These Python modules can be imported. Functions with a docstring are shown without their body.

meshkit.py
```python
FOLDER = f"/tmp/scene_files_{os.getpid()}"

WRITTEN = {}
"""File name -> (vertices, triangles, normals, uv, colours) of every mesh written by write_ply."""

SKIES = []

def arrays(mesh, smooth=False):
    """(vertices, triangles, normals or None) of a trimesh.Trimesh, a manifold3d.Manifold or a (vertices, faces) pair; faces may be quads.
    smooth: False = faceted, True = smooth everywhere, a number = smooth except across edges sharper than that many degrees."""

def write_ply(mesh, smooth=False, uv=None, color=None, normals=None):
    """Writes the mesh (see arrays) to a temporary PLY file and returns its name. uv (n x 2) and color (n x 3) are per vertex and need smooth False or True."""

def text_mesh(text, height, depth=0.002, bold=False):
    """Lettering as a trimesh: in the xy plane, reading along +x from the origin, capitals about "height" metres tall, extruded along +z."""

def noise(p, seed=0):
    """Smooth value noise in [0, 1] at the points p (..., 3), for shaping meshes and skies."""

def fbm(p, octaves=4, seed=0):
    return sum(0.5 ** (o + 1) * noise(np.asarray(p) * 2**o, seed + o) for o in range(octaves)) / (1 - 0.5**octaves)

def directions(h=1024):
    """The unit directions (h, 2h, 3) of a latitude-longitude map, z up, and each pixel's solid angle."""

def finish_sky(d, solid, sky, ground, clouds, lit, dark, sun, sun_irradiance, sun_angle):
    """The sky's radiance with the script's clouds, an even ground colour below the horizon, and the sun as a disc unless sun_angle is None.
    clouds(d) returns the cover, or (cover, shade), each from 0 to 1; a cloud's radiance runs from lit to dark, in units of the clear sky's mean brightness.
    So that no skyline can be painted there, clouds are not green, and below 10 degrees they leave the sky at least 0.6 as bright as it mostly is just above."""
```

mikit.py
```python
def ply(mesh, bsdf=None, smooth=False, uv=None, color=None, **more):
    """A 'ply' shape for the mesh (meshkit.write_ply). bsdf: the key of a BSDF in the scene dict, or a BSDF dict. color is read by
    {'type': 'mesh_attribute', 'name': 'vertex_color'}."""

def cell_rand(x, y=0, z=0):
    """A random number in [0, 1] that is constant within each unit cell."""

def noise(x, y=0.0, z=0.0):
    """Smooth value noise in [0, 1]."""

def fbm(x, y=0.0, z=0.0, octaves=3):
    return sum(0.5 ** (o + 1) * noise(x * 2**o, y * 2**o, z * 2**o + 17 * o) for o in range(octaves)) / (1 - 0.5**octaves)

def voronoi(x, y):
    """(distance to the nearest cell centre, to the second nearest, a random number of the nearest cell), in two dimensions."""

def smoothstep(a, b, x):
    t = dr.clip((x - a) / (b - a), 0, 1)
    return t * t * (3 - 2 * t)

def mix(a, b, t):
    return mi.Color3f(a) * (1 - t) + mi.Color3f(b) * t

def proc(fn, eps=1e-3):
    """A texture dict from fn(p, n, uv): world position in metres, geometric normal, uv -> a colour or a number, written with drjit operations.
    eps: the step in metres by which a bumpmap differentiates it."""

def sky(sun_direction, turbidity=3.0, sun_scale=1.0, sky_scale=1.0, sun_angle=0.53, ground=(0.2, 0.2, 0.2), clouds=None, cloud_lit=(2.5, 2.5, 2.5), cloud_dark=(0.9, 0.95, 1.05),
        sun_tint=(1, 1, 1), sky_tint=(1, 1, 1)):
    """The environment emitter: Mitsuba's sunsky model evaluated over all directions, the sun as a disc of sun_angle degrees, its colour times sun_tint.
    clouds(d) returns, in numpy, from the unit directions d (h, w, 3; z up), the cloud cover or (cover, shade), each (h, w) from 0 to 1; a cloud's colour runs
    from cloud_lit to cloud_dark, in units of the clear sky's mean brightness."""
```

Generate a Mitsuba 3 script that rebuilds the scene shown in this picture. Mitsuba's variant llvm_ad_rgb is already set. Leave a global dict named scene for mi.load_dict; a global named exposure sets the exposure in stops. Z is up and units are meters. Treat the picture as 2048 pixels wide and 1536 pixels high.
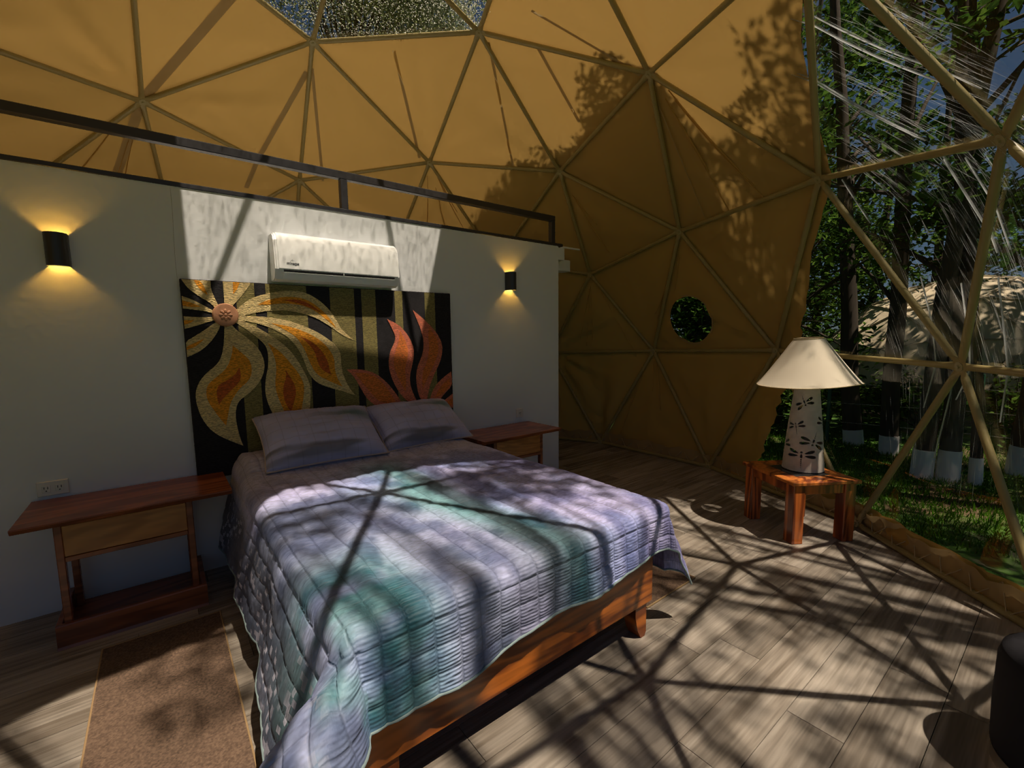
import math
import numpy as np
import trimesh
import shapely
from shapely.geometry import Polygon, Point, LineString, box as sbox
from shapely.ops import unary_union
import drjit as dr
import mitsuba as mi
import mikit
import meshkit

T = mi.ScalarTransform4f
scene, labels = {}, {}
rng = np.random.default_rng(7)

# ------------------------------------------------------------------ camera, sky, exposure
CAM = np.array([-1.2450, -3.1490, 1.4350])
FWD = np.array([0.59570773, 0.79582629, -0.10859475])
UP = np.array([0.07915096, 0.07637971, 0.99393222])
scene['camera'] = {'type': 'perspective', 'fov': 98.0346, 'fov_axis': 'x', 'near_clip': 0.02, 'far_clip': 500.0,
                   'principal_point_offset_x': 0.018153, 'principal_point_offset_y': -0.005379,
                   'to_world': T().look_at(origin=CAM.tolist(), target=(CAM + FWD).tolist(), up=UP.tolist())}
SUN_AZ, SUN_EL = math.radians(-78.0), math.radians(67.0)
SUN = np.array([math.cos(SUN_EL) * math.cos(SUN_AZ), math.cos(SUN_EL) * math.sin(SUN_AZ), math.sin(SUN_EL)])
scene['sky'] = mikit.sky(SUN, turbidity=2.6, sun_scale=2.1, sky_scale=0.52, sun_angle=0.6, ground=(0.05, 0.07, 0.03))
exposure = 0.7

# ------------------------------------------------------------------ constants
R0 = 3.75
C0 = np.array([0.0, 0.0, 0.584])
YW = 0.1235          # front plane of the partition
WALL_TOP = 2.355


# ------------------------------------------------------------------ helpers
def numbered(key):
    if key not in scene and key not in labels and not any(k.startswith(key + '__') for k in scene):
        return key
    i = 1
    while True:
        k = f'{key}_{i:03d}'
        if k not in scene and k not in labels and not any(q.startswith(k + '__') for q in scene):
            return k
        i += 1


NEXT = {}


def fresh(key):
    """key, key_001, key_002 ... in order of use"""
    n = NEXT.get(key, 0)
    NEXT[key] = n + 1
    return key if n == 0 else f'{key}_{n:03d}'


def thing(name, label, cat, group=None):
    k = fresh(name)
    labels[k] = {'label': label, 'category': cat}
    if group:
        labels[k]['group'] = group
    return k


def struct(name, label=None):
    labels[name] = {'kind': 'structure'}
    if label:
        labels[name]['label'] = label
    return name


def part(parent, name, mesh, bsdf, smooth=False, uv=None, color=None, label=None, kind=None, **more):
    k = fresh(f'{parent}__{name}')
    scene[k] = mikit.ply(mesh, bsdf, smooth=smooth, uv=uv, color=color, **more)
    if label or kind:
        labels[k] = {}
        if label:
            labels[k]['label'] = label
        if kind:
            labels[k]['kind'] = kind
    return k


def cat(meshes):
    return trimesh.util.concatenate([m for m in meshes if m is not None])


def bx(x0, x1, y0, y1, z0, z1, bevel=0.0):
    """box with chamfered edges (hull of 24 points)"""
    if bevel <= 0:
        m = trimesh.creation.box((x1 - x0, y1 - y0, z1 - z0))
        m.apply_translation(((x0 + x1) / 2, (y0 + y1) / 2, (z0 + z1) / 2))
        return m
    b = min(bevel, (x1 - x0) * .45, (y1 - y0) * .45, (z1 - z0) * .45)
    pts = []
    for sx in (0, 1):
        for sy in (0, 1):
            for sz in (0, 1):
                X, Y, Z = (x1 if sx else x0), (y1 if sy else y0), (z1 if sz else z0)
                dx, dy, dz = (-b if sx else b), (-b if sy else b), (-b if sz else b)
                pts += [(X, Y + dy, Z + dz), (X + dx, Y, Z + dz), (X + dx, Y + dy, Z)]
    return trimesh.convex.convex_hull(np.array(pts))


def prism(poly, axis, a0, a1):
    """extrude a shapely polygon along an axis. axis y: (x,z) polygon; axis z: (x,y) polygon; axis x: (y,z) polygon"""
    geoms = getattr(poly, 'geoms', [poly])
    out = []
    for g in geoms:
        if g.area < 1e-7:
            continue
        m = trimesh.creation.extrude_polygon(g, a1 - a0, engine='earcut')
        v = m.vertices.copy()
        h = v[:, 2] + a0
        if axis == 'z':
            w = np.stack([v[:, 0], v[:, 1], h], 1)
        elif axis == 'y':
            w = np.stack([v[:, 0], h, v[:, 1]], 1)
        else:
            w = np.stack([h, v[:, 0], v[:, 1]], 1)
        m = trimesh.Trimesh(w, m.faces, process=False)
        m.fix_normals()
        out.append(m)
    return cat(out)


def tube(pts, rad, n=10, caps=True):
    pts = np.asarray(pts, float)
    rad = np.broadcast_to(np.asarray(rad, float), (len(pts),))
    tang = np.gradient(pts, axis=0)
    tang /= np.linalg.norm(tang, axis=1, keepdims=True) + 1e-12
    a = np.array([0, 0, 1.0]) if abs(tang[0][2]) < 0.9 else np.array([1.0, 0, 0])
    u = np.cross(tang[0], a)
    u /= np.linalg.norm(u)
    V = []
    for i, p in enumerate(pts):
        u = u - tang[i] * (u @ tang[i])
        u /= np.linalg.norm(u) + 1e-12
        w = np.cross(tang[i], u)
        t = np.arange(n) * 2 * np.pi / n
        V.append(p + rad[i] * (np.cos(t)[:, None] * u + np.sin(t)[:, None] * w))
    V = np.vstack(V)
    F = []
    for i in range(len(pts) - 1):
        for j in range(n):
            a_, b_ = i * n + j, i * n + (j + 1) % n
            F += [(a_, b_, b_ + n), (a_, b_ + n, a_ + n)]
    if caps:
        c0, c1 = len(V), len(V) + 1
        V = np.vstack([V, pts[0], pts[-1]])
        m = (len(pts) - 1) * n
        for j in range(n):
            F += [(c0, (j + 1) % n, j), (c1, m + j, m + (j + 1) % n)]
    return trimesh.Trimesh(V, np.array(F), process=False)


def lathe(profile, n=48, center=(0, 0, 0), ang0=0.0, ang1=2 * math.pi):
    prof = np.asarray(profile, float)
    full = abs(ang1 - ang0 - 2 * math.pi) < 1e-6
    t = np.linspace(ang0, ang1, n, endpoint=not full)
    V = np.stack([np.outer(prof[:, 0], np.cos(t)), np.outer(prof[:, 0], np.sin(t)), np.outer(prof[:, 1], np.ones(n))], -1).reshape(-1, 3)
    F = []
    for i in range(len(prof) - 1):
        for j in range(n if full else n - 1):
            a, b = i * n + j, i * n + (j + 1) % n
            F += [(a, b, b + n), (a, b + n, a + n)]
    m = trimesh.Trimesh(V + np.array(center), np.array(F), process=False)
    return m


def grid_mesh(P):
    """P: (n, m, 3) grid of points"""
    n, m = P.shape[:2]
    i = np.arange((n - 1) * (m - 1))
    a = (i // (m - 1)) * m + i % (m - 1)
    F = np.vstack([np.stack([a, a + m, a + m + 1], 1), np.stack([a, a + m + 1, a + 1], 1)])
    return trimesh.Trimesh(P.reshape(-1, 3), F, process=False)


def clip_mesh(V, F, g, keep_positive=True):
    """the part of a triangle mesh where g (per vertex) > 0 (or < 0)"""
    g = np.asarray(g, float).copy()
    if not keep_positive:
        g = -g
    g[np.abs(g) < 1e-9] = 1e-9
    V = list(map(tuple, V))
    s = g[F] > 0
    cnt = s.sum(1)
    out = [F[cnt == 3]]
    new, edge = [], {}

    def cut(a, b):
        k = (a, b) if a < b else (b, a)
        if k not in edge:
            t = g[a] / (g[a] - g[b])
            pa, pb = np.array(V[a]), np.array(V[b])
            V.append(tuple(pa + t * (pb - pa)))
            edge[k] = len(V) - 1
        return edge[k]
    for f, sg in zip(F[(cnt == 1) | (cnt == 2)], s[(cnt == 1) | (cnt == 2)]):
        f = list(f)
        if sg.sum() == 1:
            k = int(np.argmax(sg))
            a, b, c = f[k], f[(k + 1) % 3], f[(k + 2) % 3]
            new.append((a, cut(a, b), cut(a, c)))
        else:
            k = int(np.argmin(sg))
            a, b, c = f[k], f[(k + 1) % 3], f[(k + 2) % 3]
            p, q = cut(a, b), cut(a, c)
            new += [(p, b, c), (p, c, q)]
    if new:
        out.append(np.array(new))
    F2 = np.vstack([o for o in out if len(o)]) if any(len(o) for o in out) else np.zeros((0, 3), int)
    if not len(F2):
        return None
    m = trimesh.Trimesh(np.array(V), F2, process=False)
    m.remove_unreferenced_vertices()
    return m


# ------------------------------------------------------------------ materials
def rgb(*c):
    return {'type': 'rgb', 'value': list(map(float, c))}


def principled(color, rough=0.5, metallic=0.0, **kw):
    c = rgb(*color) if isinstance(color, (tuple, list)) else color
    return {'type': 'twosided', 'bsdf': {'type': 'principled', 'base_color': c, 'roughness': float(rough), 'metallic': float(metallic), **kw}}


VC = {'type': 'mesh_attribute', 'name': 'vertex_color'}
noise, fbm, smoothstep, mix = mikit.noise, mikit.fbm, mikit.smoothstep, mikit.mix

scene['mat_fabric'] = {'type': 'principledthin', 'base_color': rgb(0.53, 0.335, 0.105), 'roughness': 0.6, 'diff_trans': 0.49, 'eta': 1.3}
scene['mat_fabric_hem'] = {'type': 'principledthin', 'base_color': rgb(0.46, 0.34, 0.17), 'roughness': 0.7, 'diff_trans': 0.5, 'eta': 1.3}
scene['mat_strut'] = principled((0.31, 0.25, 0.105), 0.42)
scene['mat_hub'] = principled((0.36, 0.32, 0.17), 0.45)
scene['mat_vinyl'] = {'type': 'thindielectric', 'int_ior': 1.35, 'ext_ior': 1.0}
scene['mat_crease'] = {'type': 'principledthin', 'base_color': rgb(0.85, 0.88, 0.92), 'roughness': 0.25, 'diff_trans': 1.4, 'spec_trans': 0.6, 'eta': 1.4}
scene['mat_debris'] = {'type': 'principledthin', 'base_color': VC, 'roughness': 0.7, 'diff_trans': 1.3, 'eta': 1.3}


def wall_bump(p, n, uv):
    return 0.0015 * fbm(p.x * 45 + p.y * 45, p.z * 45, 0.0, 3) + 0.002 * noise(p.x * 9, p.z * 9, 0.0)


scene['mat_wall'] = {'type': 'twosided', 'bsdf': {'type': 'bumpmap', 'arbitrary': mikit.proc(wall_bump, 2e-3), 'scale': 1.0,
                     'bsdf': {'type': 'principled', 'base_color': rgb(0.62, 0.655, 0.69), 'roughness': 0.7}}}
scene['mat_black_metal'] = principled((0.03, 0.03, 0.034), 0.36, 0.0)
scene['mat_white_plastic'] = principled((0.80, 0.83, 0.84), 0.3)
scene['mat_grey_plastic'] = principled((0.42, 0.43, 0.44), 0.4)
scene['mat_dark'] = principled((0.015, 0.015, 0.018), 0.6)


def floor_col(p, n, uv):
    row = dr.floor((p.y + 4.0) / 0.18)
    off = mikit.cell_rand(row, 3.0, 1.0) * 1.2
    col = dr.floor((p.x + 5.0 + off) / 1.2)
    tone = mikit.cell_rand(row, col, 5.0)
    g = fbm(p.x * 2.2 + tone * 31, p.y * 46, tone * 9, 4)
    fine = noise(p.x * 9 + tone * 7, p.y * 210, 2.0)
    patch = fbm(p.x * 1.7 + tone * 50, p.y * 7, 4.0, 3)
    c = mix(mi.Color3f(0.20, 0.165, 0.13), mi.Color3f(0.50, 0.45, 0.39), smoothstep(0.25, 0.75, g * 0.6 + patch * 0.4))
    c = c * (0.62 + 0.22 * tone) * (0.84 + 0.26 * fine)
    return c


scene['mat_plank'] = principled(mikit.proc(floor_col), 0.38, specular=0.45)
scene['mat_joint'] = principled((0.05, 0.042, 0.035), 0.8)


def wood_fn(dark, light, fx, fy, fz, seed):
    def fn(p, n, uv):
        w = fbm(p.x * fx * 0.35 + seed, p.y * fy * 0.35, p.z * fz * 0.35, 2)
        g = fbm(p.x * fx + 3 * w + seed, p.y * fy + 3 * w, p.z * fz + 4 * w, 4)
        r = 0.5 + 0.5 * dr.sin(26 * g)
        f = noise(p.x * fx * 7, p.y * fy * 7, p.z * fz * 7)
        return mix(dark, light, smoothstep(0.0, 1.0, 0.65 * r + 0.35 * g)) * (0.85 + 0.3 * f)
    return fn


scene['mat_wood_bed'] = principled(mikit.proc(wood_fn(mi.Color3f(0.13, 0.030, 0.006), mi.Color3f(0.46, 0.135, 0.018), 1.1, 1.5, 9, 3.0)), 0.32, clearcoat=0.4, clearcoat_gloss=0.7)
scene['mat_wood_stand'] = principled(mikit.proc(wood_fn(mi.Color3f(0.13, 0.035, 0.012), mi.Color3f(0.26, 0.078, 0.026), 1.2, 7, 7, 11.0)), 0.28, clearcoat=0.6, clearcoat_gloss=0.8)
scene['mat_wood_drawer'] = principled(mikit.proc(wood_fn(mi.Color3f(0.30, 0.12, 0.025), mi.Color3f(0.42, 0.19, 0.045), 2.2, 6, 8, 23.0)), 0.3, clearcoat=0.5, clearcoat_gloss=0.8)
scene['mat_wood_table'] = principled(mikit.proc(wood_fn(mi.Color3f(0.10, 0.018, 0.006), mi.Color3f(0.55, 0.15, 0.03), 10, 7, 0.9, 5.0)), 0.2, clearcoat=0.8, clearcoat_gloss=0.9)
scene['mat_wood_table_top'] = principled(mikit.proc(wood_fn(mi.Color3f(0.12, 0.022, 0.008), mi.Color3f(0.62, 0.20, 0.04), 5, 9, 1.0, 15.0)), 0.16, clearcoat=0.8, clearcoat_gloss=0.9)
scene['mat_stone_tile'] = principled((0.03, 0.028, 0.03), 0.25)


def rug_col(p, n, uv):
    f = fbm(p.x * 160, p.y * 160, 0.0, 2)
    g = noise(p.x * 6, p.y * 6, 1.0)
    return mix(mi.Color3f(0.055, 0.033, 0.022), mi.Color3f(0.18, 0.118, 0.08), f) * (0.85 + 0.3 * g)


scene['mat_rug'] = principled(mikit.proc(rug_col), 0.95, sheen=0.4)
scene['mat_rug_edge'] = principled((0.30, 0.20, 0.10), 0.9)


def weave_bump(p, n, uv):
    return 0.0060 * noise(p.x * 150, p.y * 60, p.z * 260) + 0.0030 * noise(p.x * 420, 0.0, p.z * 420)


YARN = dict(black=(0.013, 0.012, 0.015), olive=(0.20, 0.17, 0.06), cream=(0.60, 0.47, 0.22), orange=(0.70, 0.29, 0.02), red=(0.46, 0.10, 0.02),
            pink=(0.58, 0.17, 0.10), coral=(0.60, 0.17, 0.035))


def yarn_fn(c):
    def fn(p, n, uv):
        a = noise(p.x * 95, 0.0, p.z * 150)
        b = noise(p.x * 260, 3.0, p.z * 330)
        return mi.Color3f(*c) * (0.45 + 0.75 * a + 0.45 * b)
    return fn


for k_, c_ in YARN.items():
    scene['mat_yarn_' + k_] = {'type': 'twosided', 'bsdf': {'type': 'bumpmap', 'arbitrary': mikit.proc(weave_bump, 1.2e-3), 'scale': 1.0,
                               'bsdf': {'type': 'principled', 'base_color': mikit.proc(yarn_fn(c_)), 'roughness': 0.9, 'sheen': 0.3}}}


def quilt_col(p, n, uv):
    u, v = uv.x, uv.y          # cloth metres: u across the bed, v from head (0) to foot
    w = fbm(u * 2.2, v * 2.2, 3.0, 4)
    w2 = fbm(u * 3.1 + 20, v * 1.3 + 7, 8.0, 4)
    w3 = fbm(u * 9 + 5, v * 6, 2.0, 3)
    lav = mix(mi.Color3f(0.18, 0.18, 0.37), mi.Color3f(0.47, 0.46, 0.76), smoothstep(0.3, 0.7, w3))
    blue = mix(mi.Color3f(0.16, 0.20, 0.44), mi.Color3f(0.38, 0.44, 0.80), smoothstep(0.3, 0.7, w3))
    grey = mi.Color3f(0.29, 0.28, 0.36)
    teal = mix(mi.Color3f(0.03, 0.125, 0.165), mi.Color3f(0.17, 0.34, 0.40), smoothstep(0.3, 0.7, w3))
    dark = mi.Color3f(0.035, 0.06, 0.075)
    c = mix(lav, blue, smoothstep(0.48, 0.68, w2))
    # greyer towards the head
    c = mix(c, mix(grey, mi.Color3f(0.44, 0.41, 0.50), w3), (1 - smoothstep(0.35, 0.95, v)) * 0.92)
    # teal clouds: middle streak, left half, foot hem
    mid = dr.exp(-dr.square((u + 0.02 - 0.10 * (v - 1.0) + 0.25 * (w - 0.5)) / 0.13)) * smoothstep(0.3, 0.8, v)
    left = smoothstep(0.30, 0.75, w + 0.45 * smoothstep(-0.30, -0.75, u)) * smoothstep(0.7, 1.1, v) * (1 - smoothstep(-0.25, 0.05, u))
    corner = smoothstep(1.45, 1.95, v) * (1 - smoothstep(-0.62, -0.38, u)) * smoothstep(0.42, 0.62, 0.55 * w + 0.45 * fbm(u * 7, v * 7, 6.0, 3))
    t = dr.clip(mid * 0.95 + left * 0.35 + corner * 0.75, 0, 1)
    c = mix(c, teal, t)
    # dark smudges
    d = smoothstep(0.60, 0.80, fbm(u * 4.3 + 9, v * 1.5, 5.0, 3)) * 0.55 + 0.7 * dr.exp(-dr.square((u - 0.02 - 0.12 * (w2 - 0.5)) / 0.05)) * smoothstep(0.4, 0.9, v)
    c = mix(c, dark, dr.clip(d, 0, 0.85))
    # pale freckles on the left hanging side
    gu = dr.abs(u / 0.085 - dr.floor(u / 0.085) - 0.5)
    gv = dr.abs(v / 0.085 - dr.floor(v / 0.085) - 0.5)
    cell = mikit.cell_rand(u / 0.085, v / 0.085, 2.0)
    c = c * (0.97 + 0.06 * cell) * (0.82 + 0.36 * noise(u * 60, v * 150, 3.0)) * (1 - 0.22 * smoothstep(0.455, 0.5, dr.maximum(gu, gv)))
    fr = smoothstep(0.74, 0.78, mikit.cell_rand(u / 0.020, v / 0.024, 9.0)) * smoothstep(0.3, 0.6, noise(u * 8, v * 5, 4.0)) * (1 - smoothstep(-1.05, -0.85, u))
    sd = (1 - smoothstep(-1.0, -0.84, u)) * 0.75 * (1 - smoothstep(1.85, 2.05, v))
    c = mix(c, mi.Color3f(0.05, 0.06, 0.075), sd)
    return mix(c, mi.Color3f(0.45, 0.45, 0.55), fr * 0.8)


def quilt_bump(p, n, uv):
    rib = dr.sin(uv.y * (2 * math.pi / 0.0125) + 2.2 * noise(uv.x * 14, uv.y * 14, 0.0))
    gu = dr.abs(uv.x / 0.085 - dr.floor(uv.x / 0.085) - 0.5)
    gv = dr.abs(uv.y / 0.085 - dr.floor(uv.y / 0.085) - 0.5)
    seam = smoothstep(0.42, 0.5, dr.maximum(gu, gv))
    return 0.0008 * rib * (1 - seam) * (0.4 + 1.2 * noise(uv.x * 9, uv.y * 9, 4.0)) - 0.0030 * seam + 0.003 * noise(uv.x * 40, uv.y * 90, 1.0)


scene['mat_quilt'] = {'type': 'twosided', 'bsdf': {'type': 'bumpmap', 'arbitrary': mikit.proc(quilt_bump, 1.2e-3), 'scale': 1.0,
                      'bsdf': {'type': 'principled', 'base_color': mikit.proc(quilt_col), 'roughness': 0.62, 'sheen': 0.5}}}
scene['mat_quilt_back'] = principled((0.20, 0.27, 0.28), 0.8)


def pillow_col(p, n, uv):
    u, v = uv.x, uv.y
    w = fbm(u * 3, v * 9, 12.0, 4)
    st = fbm(u * 1.4 + 4, v * 11 + 3, 5.0, 3)
    gu = dr.abs(u / 0.085 - dr.floor(u / 0.085) - 0.5)
    gv = dr.abs(v / 0.085 - dr.floor(v / 0.085) - 0.5)
    c = mix(mi.Color3f(0.30, 0.31, 0.47), mi.Color3f(0.45, 0.46, 0.70), w) * (1 - 0.2 * smoothstep(0.455, 0.5, dr.maximum(gu, gv)))
    c = mix(c, mi.Color3f(0.10, 0.10, 0.115), smoothstep(0.52, 0.70, st) * 0.8)
    t = dr.exp(-dr.square((u - 0.24) / 0.13) - dr.square((v - 0.10 + 0.05 * (w - .5)) / 0.06))
    return mix(c, mi.Color3f(0.06, 0.16, 0.17), 0.8 * t)


scene['mat_pillow'] = {'type': 'twosided', 'bsdf': {'type': 'bumpmap', 'arbitrary': mikit.proc(quilt_bump, 1.2e-3), 'scale': 0.7,
                       'bsdf': {'type': 'principled', 'base_color': mikit.proc(pillow_col), 'roughness': 0.6, 'sheen': 0.5}}}
scene['mat_piping'] = principled((0.42, 0.34, 0.30), 0.7)
scene['mat_mattress'] = principled((0.72, 0.64, 0.50), 0.8)


def clay_fn(p, n, uv):
    f = fbm(p.x * 30, p.y * 30, p.z * 30, 3)
    return mix(mi.Color3f(0.44, 0.40, 0.36), mi.Color3f(0.60, 0.56, 0.51), f)


scene['mat_clay'] = principled(mikit.proc(clay_fn), 0.75)
scene['mat_shade'] = {'type': 'principledthin', 'base_color': rgb(0.80, 0.73, 0.60), 'roughness': 0.8, 'diff_trans': 0.35, 'eta': 1.3}
scene['mat_velvet'] = principled((0.006, 0.006, 0.011), 0.9, sheen=0.12)
scene['mat_chrome'] = {'type': 'roughconductor', 'material': 'Al', 'alpha': 0.15}
scene['mat_medallion'] = principled((0.45, 0.22, 0.12), 0.5)
scene['mat_outlet'] = principled((0.62, 0.61, 0.58), 0.4)
scene['mat_rope'] = principled((0.45, 0.36, 0.20), 0.8)
scene['mat_ink'] = principled((0.05, 0.05, 0.06), 0.5)
scene['mat_leaf'] = {'type': 'principledthin', 'base_color': VC, 'roughness': 0.35, 'diff_trans': 0.8, 'eta': 1.4}


def bark_fn(p, n, uv):
    g = fbm(p.x * 9 + p.y * 7, p.y * 9, p.z * 2.2, 4)
    return mix(mi.Color3f(0.015, 0.012, 0.009), mi.Color3f(0.075, 0.058, 0.042), g)


scene['mat_bark'] = principled(mikit.proc(bark_fn), 0.9)
scene['mat_whitewash'] = principled((0.75, 0.74, 0.70), 0.8)


def lawn_fn(p, n, uv):
    g = fbm(p.x * 1.3, p.y * 1.3, 0.0, 4)
    f = noise(p.x * 30, p.y * 30, 0.0)
    c = mix(mi.Color3f(0.02, 0.06, 0.006), mi.Color3f(0.065, 0.16, 0.014), f)
    return mix(c, mi.Color3f(0.09, 0.06, 0.03), smoothstep(0.55, 0.72, g))


scene['mat_lawn'] = principled(mikit.proc(lawn_fn), 0.95)
scene['mat_tent'] = principled((0.62, 0.53, 0.38), 0.7)
scene['mat_tent_seam'] = principled((0.40, 0.34, 0.24), 0.7)
scene['mat_green_post'] = principled((0.03, 0.12, 0.07), 0.5)
scene['mat_deck'] = principled((0.12, 0.085, 0.06), 0.8)

# ------------------------------------------------------------------ geodesic dome (3-frequency icosahedron, pentagon at the zenith)
NUDGE = {50: [-0.12, -2.22, 3.59], 32: [0.083, 1.245, 4.121], 35: [1.225, 0.27, 4.118], 36: [1.516, 1.731, 3.545], 33: [0.236, 2.547, 3.326], 38: [2.522, 0.571, 3.3],
         44: [-1.186, 1.965, 3.55], 52: [2.121, -0.837, 3.562], 53: [3.173, -0.513, 2.515], 40: [3.273, 0.77, 2.245], 85: [3.688, 0.099, 1.258],
         84: [3.414, -1.384, 1.286], 54: [2.575, -1.919, 2.52], 26: [2.509, -2.711, 1.23], 24: [1.753, -2.861, 2.26], 87: [3.48, 0.747, 0.02],
         86: [3.449, -0.77, 0.02], 27: [2.817, -2.213, 0.02]}


def geodesic(V=3):
    import itertools
    p = (1 + 5 ** .5) / 2
    v = np.array([(0, s1, s2 * p) for s1 in (1, -1) for s2 in (1, -1)] + [(s1, s2 * p, 0) for s1 in (1, -1) for s2 in (1, -1)]
                 + [(s2 * p, 0, s1) for s1 in (1, -1) for s2 in (1, -1)], float)
    v /= np.linalg.norm(v[0])
    z = v[0]
    x = np.cross([1, 0, 0], z)
    x /= np.linalg.norm(x)
    v = v @ np.array([x, np.cross(z, x), z]).T
    el = min(np.linalg.norm(v[0] - v[i]) for i in range(1, 12))
    faces = [t for t in itertools.combinations(range(12), 3) if all(abs(np.linalg.norm(v[a] - v[b]) - el) < 1e-6 for a, b in itertools.combinations(t, 2))]
    pts, key, fs = [], {}, []

    def idx(q):
        k = tuple(np.round(q, 5) + 0.0)
        if k not in key:
            key[k] = len(pts)
            pts.append(q)
        return key[k]
    for a, b, c in faces:
        if np.dot(np.cross(v[b] - v[a], v[c] - v[a]), v[a]) < 0:
            b, c = c, b
        g = {}
        for i in range(V + 1):
            for j in range(V + 1 - i):
                q = v[a] * (V - i - j) + v[b] * i + v[c] * j
                g[i, j] = idx(q / np.linalg.norm(q))
        for i in range(V):
            for j in range(V - i):
                fs.append((g[i, j], g[i + 1, j], g[i, j + 1]))
                if i + j < V - 1:
                    fs.append((g[i + 1, j], g[i + 1, j + 1], g[i, j + 1]))
    return np.array(pts), fs


pts0, faces0 = geodesic()
zv, xk = pts0[31], pts0[85]
xk = xk - zv * (xk @ zv)
xk /= np.linalg.norm(xk)
W = pts0 @ np.array([xk, np.cross(zv, xk), zv]).T
th = math.radians(1.5)
W = W @ np.array([[math.cos(th), -math.sin(th), 0], [math.sin(th), math.cos(th), 0], [0, 0, 1]]).T
HUB = C0 + W * R0
BASE = [i for i in range(len(W)) if -0.22 < W[i][2] < -0.1]
for i in BASE:
    d = W[i][:2] / np.linalg.norm(W[i][:2])
    HUB[i] = [*(d * (0.947 if W[i][1] > -0.3 else 0.985) * R0), 0.02]
for i, q in NUDGE.items():
    HUB[i] = q
FACES = [f for f in faces0 if all(W[i][2] > -0.22 for i in f)]
SKY5 = [i for i in range(len(W)) if abs(W[i][2] - 0.939) < 0.01]
ZEN = 31
edges = sorted({tuple(sorted((f[k], f[(k + 1) % 3]))) for f in FACES for k in range(3)})

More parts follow.
